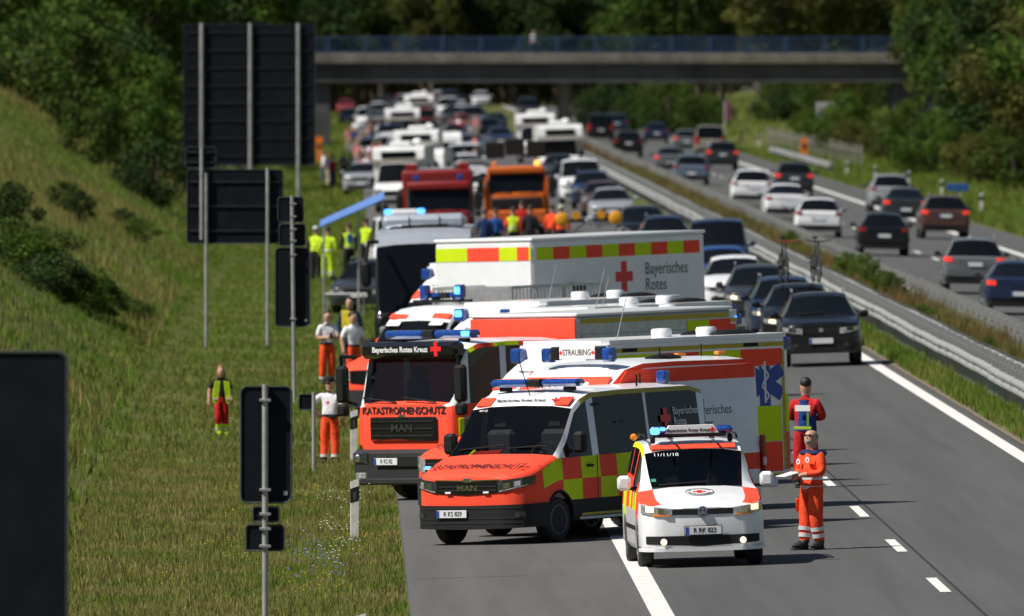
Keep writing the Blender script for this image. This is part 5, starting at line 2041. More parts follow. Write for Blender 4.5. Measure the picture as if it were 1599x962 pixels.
for k, c, px, py, lab, li in (
        ('suv', 'grey', 1521, 460, 'grey compact off roader braking near the guardrail, indicator lit', BR),
        ('sedan', 'navy', 1592, 493, 'dark blue saloon cut off by the picture edge', BR),
        ('suv', 'maroon', 1476, 374, 'dark brown family car with one bright tail light in the outer lane', BR),
        ('hatch', 'black', 1380, 400, 'black small hatchback in the inner lane of the far carriageway', None),
        ('sedan', 'darkgrey', 1414, 350, 'dark grey saloon ahead of the brown family car', BR),
        ('suv', 'silver', 1391, 332, 'silver off roader ahead of the dark grey saloon', None),
        ('hatch', 'white', 1278, 371, 'white hatchback with dark rear window, nearest of three white cars', None),
        ('sedan', 'white', 1229, 343, 'white saloon, middle of three white cars', None),
        ('suv', 'white', 1174, 323, 'white car, farthest of three white cars', None),
        ('suv', 'darkgrey', 1240, 308, 'dark car with orange indicator beside the white saloon', BR),
        ('estate', 'bluegrey', 1079, 289, 'blue grey estate on the far carriageway beside the guardrail', None),
        ('sedan', 'grey', 1047, 271, 'grey saloon just ahead of the blue grey estate', BR),
        ('suv', 'darkgrey', 1128, 266, 'dark grey off roader with red tail light in the outer lane', BR),
        ('van', 'beige', 1108, 246, 'beige van ahead of the dark grey off roader', None),
        ('hatch', 'grey', 1072, 238, 'small grey car beside the beige van', BR),
        ('suv', 'black', 981, 246, 'black off roader with pale roof next to the bridge pillar', None),
        ('hatch', 'navy', 1025, 224, 'dark blue hatchback alone in the outer lane near the bridge', None),
        ('van', 'black', 938, 222, 'black van passing the bridge pillar', None),
        ('suv', 'navy', 962, 211, 'navy car ahead of the black van', None)):
    place_car(k, c, px, py, lab, away=True, rz=R(rnd.uniform(-1, 1)), group=Q2, lights=li)

# indicators on the grey off roader
# ---------------------------------------------------------------- motorhomes and caravans
MHW = mat('motorhome_white', (.80, .80, .78), .35, coat=.4, var=.12, scale=1.5, dirt=.5)


def motorhome(alcove):
    root = empty('motorhome')
    P = dict(L=2.4, w=.98, H=2.2, zb=.34, rw=.34, ax=[.95], zn=1.05, yc=.95, zc=1.3, yt=1.55, yr=2.36, yb=2.39, zrb=1.3, wr=.80, rearglass=False,
             belt=[(0, .95), (.4, 1.03), (.95, 1.24), (2.4, 1.28)], win=[(1.2, 2.0)], plan=[(0, .80), (.05, .89), (.14, .955), (.38, 1.0), (2.4, 1.0)])
    shell(root, P, MHW)
    part('grille', BLACKG, root, (0, -.01, .85), (1.1, .06, .2), .04)
    part('front_bumper', GREYP, root, (0, .15, .5), (1.9, .4, .3), .08)
    f = .75 if alcove else 1.7
    prof = [(2.1, .5), (6.4, .5), (6.45, .7), (6.45, 2.7), (6.3, 2.85), (f + .5, 2.85), (f + .1, 2.7), (f, 2.3), (f + .2, 2.1), (2.1, 2.05)]
    box = MB().prism(prof, 0, -1.12, 1.12).build('living_box', MHW, root)
    part('front_window', GLASS, box, (0, f + .07, 2.48), (1.5, .2, .3), .04)
    part('front_stripe', mat('stripe_beige', (.35, .3, .24), .5), box, (0, f + .06, 2.24), (2.0, .2, .06), .01)
    part('air_conditioner', MHW, box, (0, 3.2, 2.95), (.9, 1.0, .22), .06)
    part('satellite_dome', MHW, box, (.5, 5.2, 3.0), (.4, .4, .3), .1)
    for s in (1, -1):
        part('side_window', GLASS, box, (s * 1.12, 3.6, 1.75), (.03, 1.1, .55), .02)
        part('side_stripe', GREYP, box, (s * 1.121, 4.2, 1.1), (.01, 3.8, .12), .002)
        part('headlight', LAMP, root, (s * .74, .08, .92), (.4, .2, .24), .06)
        wheel(root, s * .85, .95, .34, .22, s)
        wheel(root, s * .95, 4.9, .34, .22, s)
    part('roof_hatch', GREYP, box, (.2, 4.2, 2.9), (.6, .6, .1), .03)
    mirrors(root, .97, 1.35, 1.4, (.22, .14, .32))
    return root


def caravan():
    root = empty('caravan')
    prof = [(0, .9), (.25, .45), (4.7, .45), (4.9, .7), (4.8, 2.3), (4.5, 2.52), (.9, 2.55), (.35, 2.3), (.05, 1.4)]
    b = MB().prism(prof, 0, -1.1, 1.1).build('living_box', MHW, root)
    part('front_window', GLASS, b, (0, .12, 1.75), (1.7, .2, .55), .05, Matrix.Rotation(R(-18), 3, 'X'))
    part('roof_hatch', GREYP, b, (0, 2.4, 2.58), (.7, .7, .12), .03)
    part('front_stripe', BLUEPRINT, b, (0, .04, 1.2), (2.0, .1, .07), .01)
    for s in (1, -1):
        part('side_window', GLASS, b, (s * 1.1, 2.6, 1.7), (.03, 1.1, .5), .02)
        wheel(root, s * 1.0, 2.5, .32, .2, s)
        part('marker_lamp', AMBER, b, (s * 1.0, .12, .8), (.12, .05, .08), .01)
    part('hitch', GREYP, root, (0, -.5, .5), (.25, 1.2, .1), .02)
    return root


MHA, MHB, CV = motorhome(True), motorhome(False), caravan()
G3 = 'motorhomes and caravans in the jam'
for pr, px, py, rz, lab in ((MHA, 878, 283, 2, 'white motorhome with dark window band in the left lane'), (MHB, 838, 255, 0, 'tall plain white motorhome in the left lane near the bridge'),
                            (CV, 655, 322, -6, 'white caravan nearest behind the fire engine'), (MHB, 618, 332, -6, 'white motorhome beside the nearest caravan'),
                            (MHA, 650, 292, -3, 'white alcove motorhome behind the nearest caravan'), (CV, 690, 283, 4, 'white caravan right of the alcove motorhome'),
                            (MHA, 630, 238, 0, 'big cream motorhome with dark windscreen under the bridge'), (CV, 598, 222, 0, 'white caravan left of the big cream motorhome'),
                            (MHB, 655, 205, 0, 'white motorhome under the bridge, farthest of the jam')):
    o = copy_tree(pr)
    o.name = pr.name.split('.')[0]
    put(o, px, py, R(rz))
    tag(o, lab, 'caravan' if pr is CV else 'motorhome', G3)
for pr in (MHA, MHB, CV):
    drop(pr)
Q3 = 'cars standing in the jam'
for k, c, px, py, rz, lab in (
        ('suv', 'silver', 563, 305, -6, 'silver family car parked at the grass edge by the crowd'),
        ('estate', 'navy', 715, 226, 0, 'navy estate in the jam, right lane near the bridge'), ('hatch', 'red', 722, 208, 0, 'red hatchback in the jam under the bridge'),
        ('suv', 'darkgrey', 706, 197, 0, 'dark grey car in the jam under the bridge'), ('estate', 'black', 765, 216, 0, 'black estate in the jam left of the white motorhomes'),
        ('suv', 'navy', 748, 203, 0, 'navy car in the jam under the middle of the bridge'), ('hatch', 'silver', 730, 190, 0, 'silver car in the jam just beyond the bridge'),
        ('sedan', 'navy', 782, 232, 0, 'navy saloon in the jam behind the works truck'), ('hatch', 'black', 776, 205, 0, 'black hatchback in the jam under the bridge'),
        ('hatch', 'darkgrey', 545, 196, 0, 'dark grey hatchback beside the bridge abutment'), ('suv', 'black', 640, 178, 0, 'black car far beyond the bridge in the jam'),
        ('estate', 'silver', 530, 162, 0, 'silver car far off beside the abutment'), ('estate', 'darkgrey', 600, 172, 0, 'dark car far beyond the bridge in the right lane'),
        ('suv', 'white', 752, 168, 0, 'white car far beyond the bridge in the left lane'), ('van', 'darkgrey', 824, 188, 0, 'dark van beyond the bridge near the pillar'),
        ('hatch', 'grey', 690, 176, 0, 'grey car far beyond the bridge in the jam'), ('van', 'white', 700, 186, 0, 'white van far beyond the bridge in the jam'),
        ('van', 'white', 640, 0, 2, 'white rescue van with small lit blue lights behind the coach'),
        ('van', 'white', 628, 268, -2, 'white delivery van between the motorhomes'), ('estate', 'navy', 690, 252, 0, 'navy estate beside the white caravan'),
        ('hatch', 'silver', 610, 196, 0, 'silver hatchback under the bridge beside a caravan'), ('van', 'white', 575, 205, 0, 'white van under the bridge near its abutment'),
        ('suv', 'black', 668, 222, 0, 'black car right of the big cream motorhome'), ('sedan', 'white', 590, 184, 0, 'white saloon under the bridge'), ('van', 'silver', 656, 188, 0, 'silver van just beyond the bridge'),
        ('hatch', 'red', 540, 178, 0, 'red car beside the bridge abutment'), ('estate', 'white', 580, 254, 0, 'white estate by the crowd'),
        ('estate', 'darkgrey', 560, 0, -10, 'dark car under the blue awning'),
        ('hatch', 'bluegrey', 735, 246, 0, 'blue grey hatchback in the jam behind the fire engine'), ('sedan', 'black', 845, 222, 0, 'black saloon in the jam beside the pillar')):
    d = {640: 520, 560: 480}.get(px) if py == 0 else None
    o = place_car(k, c, px, py, lab, rz=R(rz), group=Q3, d=d, sc=1.12 if py == 0 and k == 'van' else 1.0)
    if px == 640 and py == 0:
        bar = part('light_bar', WHITE, o, (0, 2.2, 2.06), (.7, .25, .12), .03)
        for s in (1, -1):
            part('blue_lens', BLUEON, bar, (s * .45, 2.2, 2.06), (.2, .24, .13), .03)
for k in range(26):                     # the tail of the jam, a few pixels each
    lane = rnd.choice((0, 1))
    d = 1290 + 540 * (k + .5) / 26
    x = (5.9, 9.9)[lane] + rnd.uniform(-.3, .3)
    kd = rnd.choice(('suv', 'hatch', 'estate', 'van', 'sedan'))
    place_car(kd, rnd.choice(('white', 'silver', 'black', 'navy', 'darkgrey', 'grey', 'red', 'white')), VX + FPX * x / d, 0,
              'distant vehicle in the tail of the jam beyond the bridge', d=d, group='tail of the jam beyond the bridge')
# bicycles on the roof of the black car
def bicycle(px, py_bot, d, label, m, hb):
    x, z = (px - VX) / FPX * d, zat(py_bot, d)
    root = empty('bicycle', (x, d, z), R(6), label, 'bicycle', 'bicycles on the car roof')
    for y in (.35, 1.4):
        w = MB().path([(0, y + .33 * math.cos(t), .33 + .33 * math.sin(t)) for t in [2 * math.pi * k / 20 for k in range(21)]], .022, n=6).build('wheel', RUBBER, root)
        sp = MB()
        for k in range(8):
            a = math.pi * k / 8
            sp.tube((0, y + .32 * math.cos(a), .33 + .32 * math.sin(a)), (0, y - .32 * math.cos(a), .33 - .32 * math.sin(a)), .004, n=3)
        sp.tube((-.06, y, .33), (.06, y, .33), .025).build('spokes', ALU, w)
    f = MB()
    A, B, C, D, E = (0, .47, .85), (0, 1.05, .9), (0, .98, .33), (0, 1.4, .33), (0, .42, .7)
    for a, b in ((A, B), (E, C), (B, C), (C, D), (B, D), (A, E), (E, (.0, .35, .33))):
        f.tube(a, b, .02, n=6)
    f.build('frame', m, root)
    MB().path([(-.3, .40, 1.0), (-.1, .42, .97), (.1, .42, .97), (.3, .40, 1.0)], .016).tube((0, .46, .85), (0, .43, .98), .018).build('handlebar', hb, root)
    MB().tube((0, 1.05, .9), (0, 1.09, 1.04), .016).box((0, 1.1, 1.06), (.13, .27, .05), 0, .02).build('saddle', BLACK, root)
    MB().tube((-.12, .98, .33), (.12, .98, .33), .03).box((.14, 1.0, .2), (.08, .1, .03)).box((-.14, .96, .46), (.08, .1, .03)).build('crank', BLACK, root)
    return root


cb = at(1250, 545)
s_ = FPX / (cb.y + 1.6)
bicycle(1231, 441, cb.y + 1.4, 'bicycle with red handlebar ends standing on the car roof', mat('frame_black', (.02, .02, .02), .3), mat('bar_red', (.35, .05, .04), .5))
bicycle(1282, 441, cb.y + 1.5, 'dark bicycle standing on the car roof nearer the guardrail', mat('frame_grey', (.06, .06, .065), .3), BLACK)
# ---------------------------------------------------------------- people: one skinned body each, coloured by limb
SKIN = mat('skin', (.50, .28, .19), .55, var=.12, scale=9)
CL = {}


def cloth(name, c, rough=.85, var=.28, scale=6):
    if name not in CL:
        CL[name] = mat('cloth_' + name, c, rough, var=var, scale=scale, bump=1.0, spec=.2)
    return CL[name]


cloth('orange', (.90, .085, .025))
cloth('red', (.50, .02, .018))
cloth('white', (.76, .76, .79), var=.1)
cloth('black', (.018, .018, .02))
cloth('navy', (.012, .03, .10))
cloth('lime', (.58, .80, .03))
cloth('yellow', (.80, .62, .04))
cloth('blue', (.03, .13, .42))
cloth('grey', (.16, .16, .165))
cloth('jean', (.05, .08, .15))
cloth('beige', (.38, .32, .24))
cloth('pink', (.55, .2, .22))
cloth('skin', (.5, .28, .19))
CL['skin'] = SKIN
HAIR = {'brown': mat('hair_brown', (.05, .028, .015), .6, var=.4, scale=30, bump=.4), 'grey': mat('hair_grey', (.2, .19, .18), .6, var=.4, scale=30),
        'black': mat('hair_black', (.015, .013, .012), .6, var=.3, scale=30), 'fair': mat('hair_fair', (.22, .11, .04), .6, var=.4, scale=30)}
REFL = mat('silver_reflective', (.62, .63, .65), .35, metal=.2, var=.1)
SHOE = mat('boot_leather', (.015, .015, .016), .5, var=.2)


def skin_mesh(nodes, edges, name, sub=2):
    """nodes: name -> (pos, rx, ry)"""
    ids = {k: i for i, k in enumerate(nodes)}
    me = bpy.data.meshes.new(name)
    me.from_pydata([nodes[k][0] for k in nodes], [(ids[a], ids[b]) for a, b in edges], [])
    o = bpy.data.objects.new(name, me)
    COL.objects.link(o)
    m = o.modifiers.new('s', 'SKIN')
    m.use_smooth_shade = True
    m.branch_smoothing = .6
    sv = me.skin_vertices[0].data
    for k, i in ids.items():
        sv[i].radius = nodes[k][1:3]
        sv[i].use_root = k == 'pelvis'
    u = o.modifiers.new('u', 'SUBSURF')
    u.levels = u.render_levels = sub
    dg = bpy.context.evaluated_depsgraph_get()
    out = bpy.data.meshes.new_from_object(o.evaluated_get(dg))
    bpy.data.objects.remove(o)
    return out


def person(loc, rz, H, label, top='white', legs='orange', sleeves='skin', pose=None, hair='brown', cap=None, vest=None, bands=(), leg_bands=(), longhair=False,
           helmet=None, group=None, shoes=None, bald=False, glasses=False, far=False, shin=None, forearm=None, hold=None, belt=None, backpatch=None, jacket=None):
    """pose: dict of joint offsets; faces -y before rz. The figure's left hand is at +x"""
    p = pose or {}
    root = empty('person', loc, rz, label, 'person', group)
    k = H / 1.80
    J = {'pelvis': (0, 0, .95), 'waist': (0, .0, 1.08), 'chest': (0, -.005, 1.30), 'neck0': (0, .01, 1.46), 'neck': (0, .0, 1.515), 'head0': (0, -.02, 1.59), 'head': (0, -.012, 1.705)}
    for s, q in (('l', 1), ('r', -1)):
        J['sho_' + s] = (q * .185, .0, 1.425)
        J['elb_' + s] = (q * .27, .03, 1.14)
        J['wri_' + s] = (q * .27, -.06, .90)
        J['hip_' + s] = (q * .095, 0, .88)
        J['kne_' + s] = (q * .11, -.02, .49)
        J['ank_' + s] = (q * .115, .02, .09)
        J['toe_' + s] = (q * .135, -.14, .045)
    for a, b in p.items():
        if a in J:
            J[a] = b
    J['crown'] = (J['head'][0], J['head'][1] + .012, J['head'][2] + .082)
    for s in 'lr':                                 # hand end continues the forearm
        e, w = Vector(J['elb_' + s]), Vector(J['wri_' + s])
        J['hand_' + s] = tuple(w + (w - e).normalized() * .085)
    rad = {'pelvis': (.165, .125), 'waist': (.155, .12), 'chest': (.185, .135), 'neck0': (.105, .085), 'neck': (.06, .062), 'head0': (.098, .116), 'head': (.104, .125), 'crown': (.062, .075),
           'sho': (.085, .085), 'elb': (.06, .06), 'wri': (.04, .043), 'hand': (.028, .05), 'hip': (.115, .12), 'kne': (.088, .092), 'ank': (.062, .066), 'toe': (.055, .05)}
    loose = p.get('loose', 1.0)
    N = {}
    for j, c in J.items():
        r = rad[j.split('_')[0]]
        f = loose if j.split('_')[0] in ('waist', 'chest', 'sho', 'elb', 'hip', 'kne', 'pelvis') else 1.0
        if j.startswith('ank') and legs != 'skin':
            f = 1.25
        N[j] = (tuple(Vector(c) * k), r[0] * k * f, r[1] * k * f)
    E = [('pelvis', 'waist'), ('waist', 'chest'), ('chest', 'neck0'), ('neck0', 'neck'), ('neck', 'head0'), ('head0', 'head'), ('head', 'crown')]
    for s in 'lr':
        E += [('chest', 'sho_' + s), ('sho_' + s, 'elb_' + s), ('elb_' + s, 'wri_' + s), ('wri_' + s, 'hand_' + s), ('pelvis', 'hip_' + s), ('hip_' + s, 'kne_' + s), ('kne_' + s, 'ank_' + s), ('ank_' + s, 'toe_' + s)]
    me = skin_mesh(N, E, 'body', 1 if far else 2)
    ms = [SKIN, CL[top], CL[legs], CL[sleeves], shoes or SHOE, CL[shin or legs], CL[forearm or 'skin']]
    for m in ms:
        me.materials.append(m)
    segs = []
    for a, b in E:
        A, B = Vector(N[a][0]), Vector(N[b][0])
        s = a[-2:]
        if 'head' in b or b in ('neck', 'crown'):
            mi = 0
        elif b.startswith('sho') or b in ('chest', 'neck0', 'waist'):
            mi = 1
        elif b.startswith('elb'):
            mi = 'arm'
        elif b.startswith('wri'):
            mi = 6
        elif b.startswith('hand'):
            mi = 0
        elif b.startswith('hip') or b.startswith('kne'):
            mi = 2
        elif b.startswith('ank'):
            mi = 'shin'
        else:
            mi = 4
        segs.append((A, B, B - A, (B - A).length_squared, mi, sum(N[a][1:3]) / 2, sum(N[b][1:3]) / 2))
    short = sleeves == 'skin'
    trunk = set()
    for f in me.polygons:
        c = f.center
        best, bm, bt = 1e9, 1, 0
        for si, (A, B, D, L2, mi, ra, rb) in enumerate(segs):
            t = max(0, min(1, (c - A).dot(D) / L2))
            dd = (c - A - D * t).length / (ra + (rb - ra) * t)
            if dd < best:
                best, bm, bt, bs = dd, mi, t, si
        if bm == 'arm':
            bm = (1 if bt < .72 else 0) if short else 3
        if bm == 'shin':
            bm = 4 if bt > .86 else 5 if bt > .45 else 2
        if bm == 6 and not short and forearm is None:
            bm = 3 if bt < .85 else 0
        if bm == 6 and short:
            bm = 0
        if bm == 1 and c.z < (J['waist'][2] - .07) * k:
            bm = 2
        f.material_index = bm
        f.use_smooth = True
        if bs < 3 or bm == 2:
            trunk.update(f.vertices)
    body = link('body', me, root)
    hd, h0 = Vector(N['head'][0]), Vector(N['head0'][0])
    fw = p.get('look', Vector((0, -1, 0)))
    fw = Vector(fw).normalized()
    rt = fw.cross(Vector((0, 0, 1))).normalized()
    hc = (hd + h0) / 2 + Vector((0, 0, .04 * k))
    if not far:                                    # nose, ears, eyes, chin in the same head
        f = MB()
        f.ball(hc + fw * .1 * k + Vector((0, 0, -.01 * k)), (.014 * k, .02 * k, .026 * k), 6, 5)
        for s in (1, -1):
            f.ball(hc + rt * s * .078 * k, (.013 * k, .02 * k, .032 * k), 6, 5)
        f.ball(hc + fw * .075 * k + Vector((0, 0, -.085 * k)), (.03 * k, .03 * k, .022 * k), 8, 5)
        f.build('face_features', SKIN, body)
        e = MB()
        if glasses:
            for s in (1, -1):
                e.ball(hc + fw * .088 * k + rt * s * .034 * k + Vector((0, 0, .018 * k)), (.03 * k, .02 * k, .02 * k), 8, 5)
            e.tube(hc + fw * .1 * k + rt * -.05 * k + Vector((0, 0, .024 * k)), hc + fw * .1 * k + rt * .05 * k + Vector((0, 0, .024 * k)), .006 * k, n=5)
            for s in (1, -1):
                e.tube(hc + fw * .09 * k + rt * s * .06 * k + Vector((0, 0, .024 * k)), hc + rt * s * .08 * k + Vector((0, 0, .02 * k)), .005 * k, n=4)
            e.build('sunglasses', BLACKG, root)
        else:
            for s in (1, -1):
                e.ball(hc + fw * .088 * k + rt * s * .032 * k + Vector((0, 0, .02 * k)), (.013 * k, .008 * k, .008 * k), 6, 4)
            e.ball(hc + fw * .093 * k + Vector((0, 0, -.052 * k)), (.022 * k, .008 * k, .006 * k), 6, 4)
            e.build('eyes', mat('eye_dark', (.06, .03, .025), .4), body)
        for q_ in 'lr':                              # boots with a heel and sole
            A_, T_ = Vector(N['ank_' + q_][0]), Vector(N['toe_' + q_][0])
            dr = Vector((T_.x - A_.x, T_.y - A_.y, 0)).normalized()
            cc = Vector((A_.x, A_.y, 0)) + dr * .07 * k
            rm = Matrix.Rotation(math.atan2(-dr.x, dr.y), 3, 'Z')
            bt_ = MB().box(cc + Vector((0, 0, .055 * k)), (.105 * k, .29 * k, .10 * k), 0, .038 * k, rm).box(Vector((A_.x, A_.y, .15 * k)), (.115 * k, .125 * k, .16 * k), 0, .04 * k, rm)
            bt_.box(cc + Vector((0, 0, .014 * k)), (.11 * k, .295 * k, .026 * k), 0, .006, rm)
            bt_.build('boot', shoes or SHOE, root)
        # hands: palm carries on from the wrist, five fingers curl
        for s, q in (('l', 1), ('r', -1)):
            w = Vector(N['hand_' + s][0])
            d = (w - Vector(N['wri_' + s][0])).normalized()
            sd = d.cross(fw)
            sd = sd.normalized() if sd.length > .1 else rt
            pn = d.cross(sd).normalized()
            fg = MB()
            for i, ln in enumerate((.062, .07, .066, .05)):
                a = w + sd * (.026 - .0175 * i) * k
                b = a + (d * .75 - pn * .25) * ln * .6 * k
                fg.tube(a - d * .02 * k, b, .0095 * k, .009 * k, n=5).tube(b, b + (d * .45 - pn * .6) * ln * .55 * k, .009 * k, .007 * k, n=5)
            a = w - d * .045 * k + sd * .03 * k
            fg.tube(a, a + (d * .5 + sd * .6) * .05 * k, .011 * k, .009 * k, n=5).tube(a + (d * .5 + sd * .6) * .05 * k, a + (d * .95 + sd * .55) * .07 * k, .009 * k, .007 * k, n=5)
            fg.build('fingers', SKIN, body)
    # hair, cap or helmet
    hm = HAIR[hair]
    mb = MB()
    if helmet or cap:
        mb.ball(hc + Vector((0, 0, .055 * k)) - fw * .012 * k, (.1 * k, .115 * k, .085 * k), 14, 8)
        mb.box(hc + fw * .12 * k + Vector((0, 0, .04 * k)), (.13 * k, .1 * k, .012 * k), 0, .004) if abs(fw.y) > .6 else mb.box(hc + fw * .12 * k + Vector((0, 0, .04 * k)), (.1 * k, .13 * k, .012 * k), 0, .004)
        mb.build('helmet' if helmet else 'cap', helmet or cap, root)
        MB().ball(hc - fw * .03 * k, (.085 * k, .095 * k, .09 * k), 12, 7).build('hair', hm, root)
    elif bald:
        mb.lathe([(-.05, .02), (-.05, .087), (-.005, .094), (.02, .09), (.02, .03)], 2, hc - fw * .022 * k, 14, 0, (k, k * 1.12, k)).build('hair', hm, root)
        MB().ball(hc + fw * .07 * k + Vector((0, 0, -.075 * k)), (.052 * k, .042 * k, .045 * k), 10, 6).build('beard', hm, root)
    else:
        mb.ball(hc + Vector((0, 0, .045 * k)) - fw * .028 * k, (.096 * k, .108 * k, .10 * k), 14, 8)
        if longhair:
            mb.ball(hc - fw * .05 * k + Vector((0, 0, -.10 * k)), (.12 * k, .07 * k, .16 * k), 12, 7)
            for s in (1, -1):
                mb.ball(hc + rt * s * .085 * k + Vector((0, 0, -.13 * k)), (.035 * k, .045 * k, .13 * k), 8, 6)
        mb.build('hair', hm, root)
    # trunk bands and waistcoat follow the body's own outline
    V = [me.vertices[i].co for i in trunk]

    def ring(z, off, torso=True):
        lo, hi = z - .035 * k, z + .035 * k
        cx = lerp(z / k, [(.9, J['pelvis'][0]), (1.1, J['waist'][0]), (1.3, J['chest'][0]), (1.5, J['neck0'][0])]) * k
        cy = lerp(z / k, [(.9, J['pelvis'][1]), (1.1, J['waist'][1]), (1.3, J['chest'][1]), (1.5, J['neck0'][1])]) * k
        rx, ry = .1 * k, .08 * k
        for v in V:
            if lo < v.z < hi and abs(v.x - cx) < .24 * k:
                ry = max(ry, abs(v.y - cy) if abs(v.x - cx) < .12 * k else 0)
                rx = max(rx, abs(v.x - cx))
        return [(cx + (rx + off) * math.cos(a), cy + (ry + off) * math.sin(a), z) for a in [2 * math.pi * i / 20 for i in range(20)]]

    def wrap(name, z0, z1, off, m, n=2):
        rs = [ring(z0 + (z1 - z0) * i / (n - 1), off) for i in range(n)]
        b = MB()
        b.add([q for r in rs for q in r], [(j * 20 + i, j * 20 + (i + 1) % 20, (j + 1) * 20 + (i + 1) % 20, (j + 1) * 20 + i) for j in range(n - 1) for i in range(20)])
        return b.build(name, m, root, angle=80)
    if jacket:
        wrap('jacket', (J['pelvis'][2] - .10) * k, 1.44 * k, .02 * k, jacket, 8)
    if vest:
        wrap('safety_vest', (J['waist'][2] - .14) * k, 1.45 * k, .014 * k, vest, 7)
    for z in bands:
        wrap('reflective_stripe', (z - .025) * k, (z + .025) * k, .022 * k, REFL)
    if belt:
        wrap('belt', (J['waist'][2] - .1) * k, (J['waist'][2] - .05) * k, .012 * k, CL['black'])
    for z in leg_bands:
        for s in 'lr':
            A, B = Vector(N['kne_' + s][0]), Vector(N['ank_' + s][0])
            t = (A.z - z * k) / max(.05, A.z - B.z)
            c = A.lerp(B, t)
            d = (B - A).normalized() * .03 * k
            r = (N['kne_' + s][1] * (1 - t) + N['ank_' + s][1] * t) * 1.12
            MB().tube(c - d, c + d, r, n=12, cap=False).build('reflective_stripe', REFL, root)
    return root, N, k


NEAR = 'rescue workers'
# the man in orange beside the command car
P1 = at(1268, 859)
r, N, k = person(P1, R(-50), 1.78, 'man in orange jacket and sunglasses holding a white clipboard beside the command car', top='orange', legs='orange', sleeves='orange', bald=True, hair='grey', glasses=True, jacket=CL['orange'],
                 bands=(.93, 1.07), leg_bands=(.32, .22), pose={'loose': 1.22, 'look': (.25, -1, 0), 'elb_l': (.26, -.02, 1.15), 'wri_l': (.10, -.25, 1.12), 'elb_r': (-.26, -.03, 1.14), 'wri_r': (-.06, -.28, 1.10),
                                                                'ank_l': (.12, .06, .09), 'toe_l': (.15, -.1, .045), 'ank_r': (-.11, -.05, .09), 'toe_r': (-.13, -.22, .045)}, group=NEAR)
o = MB().box((-.06 * k, -.42 * k, 1.13 * k), (.22, .3, .012), 0, .003, Matrix.Rotation(R(12), 3, 'X')).build('clipboard', WPRINT)
o.location, o.rotation_euler = P1, (0, 0, R(-50))
tag(o, 'white clipboard in the hands of the man in orange', 'clipboard')
wy = MB()
wy.box((0, .03, 1.425), (.42, .24, .09), 0, .04).build('dark_yoke', CL['navy'], r)
for x, z in ((.10, 1.33), (-.10, 1.30)):
    em = MB().lathe([(-.004, .001), (-.004, .042), (.004, .042)], 1, (x, -.178, z), 14).build('round_patch', WPRINT, r)
    cross(em, (x, -.185, z), .045, m=REDPRINT)
part('leg_pocket', CL['orange'], r, (-.235, -.03, .66), (.04, .16, .2), .02)
part('pocket_flap', CL['black'], r, (-.255, -.03, .74), (.03, .08, .06), .01)

# the man in the blue waistcoat behind him
r, N, k = person(at(1258, 762), R(165), 1.82, 'man in blue waistcoat and red jacket with his back turned, by the ambulance corner', top='red', legs='red', sleeves='red', hair='black',
                 vest=cloth('vestblue', (.012, .05, .2)), pose={'loose': 1.2, 'elb_l': (.29, -.05, 1.16), 'wri_l': (.14, -.28, 1.14), 'elb_r': (-.29, -.05, 1.16), 'wri_r': (-.1, -.28, 1.14), 'look': (.3, -1, 0)}, group=NEAR)
part('back_print', WPRINT, r, (0, .205, 1.33), (.26, .006, .10), .002)
part('vest_strap', mat('green_strap', (.12, .25, .03), .7), r, (-.09, .198, 1.13), (.04, .012, .26), .004)
part('vest_hem', mat('hem_lime', (.35, .5, .03), .7), r, (0, .19, 1.0), (.3, .03, .05), .006)

# men in white shirts and orange trousers on the verge
ps = {'loose': 1.08}
r, N, k = person(at(515, 724), R(168), 1.60, 'man with black cap, white shirt and orange trousers, one hand on his hip, back turned', cap=CL['black'], hair='brown', belt=True, leg_bands=(.16,),
                 pose={**ps, 'elb_r': (-.20 + .66, .06, 1.16) if False else (-.30, .02, 1.16), 'wri_r': (-.27, -.05, .90), 'elb_l': (.40, .10, 1.20), 'wri_l': (.21, .02, 1.0), 'look': (-.35, -1, -.1)}, group=NEAR)
cross(r, (0, .172, 1.13), .07, rot=(R(90), 0, R(180)))
part('belt_pouch', CL['black'], r, (-.08, .14, .87), (.14, .06, .09), .02)
r, N, k = person(at(511, 600), R(15), 1.66, 'man in white shirt and orange trousers looking down at his phone', belt=True, leg_bands=(.16,), hair='brown',
                 pose={**ps, 'head': (0, -.05, 1.70), 'head0': (0, -.03, 1.62), 'elb_l': (.25, -.06, 1.14), 'wri_l': (.03, -.26, 1.18), 'elb_r': (-.26, -.04, 1.13), 'wri_r': (-.02, -.25, 1.15), 'look': (0, -1, -.6)}, group=NEAR)
ph = MB().box((0, -.33, 1.12), (.07, .012, .13), 0, .004, Matrix.Rotation(R(-40), 3, 'X')).build('mobile_phone', BLACKG)
ph.location, ph.rotation_euler = r.location, (0, 0, R(15))
tag(ph, 'dark mobile phone held by the man looking down', 'phone')
r, N, k = person(at(551, 606), R(25), 1.70, 'man in white shirt walking behind the mirror of the heavy truck', belt=True, hair='brown', pose={**ps, 'look': (.5, -1, 0), 'kne_r': (-.11, -.12, .5), 'ank_l': (.115, .16, .12)}, group=NEAR)
r, N, k = person(at(546, 578), R(-10), 1.70, 'man in dark jacket with pale yellow panel behind the two in white shirts', top='navy', legs='navy', sleeves='navy', hair='black', vest=None, pose={'loose': 1.1}, group=NEAR)
part('vest_panel', CL['yellow'], r, (-.06, -.18, 1.2), (.2, .03, .4), .01)

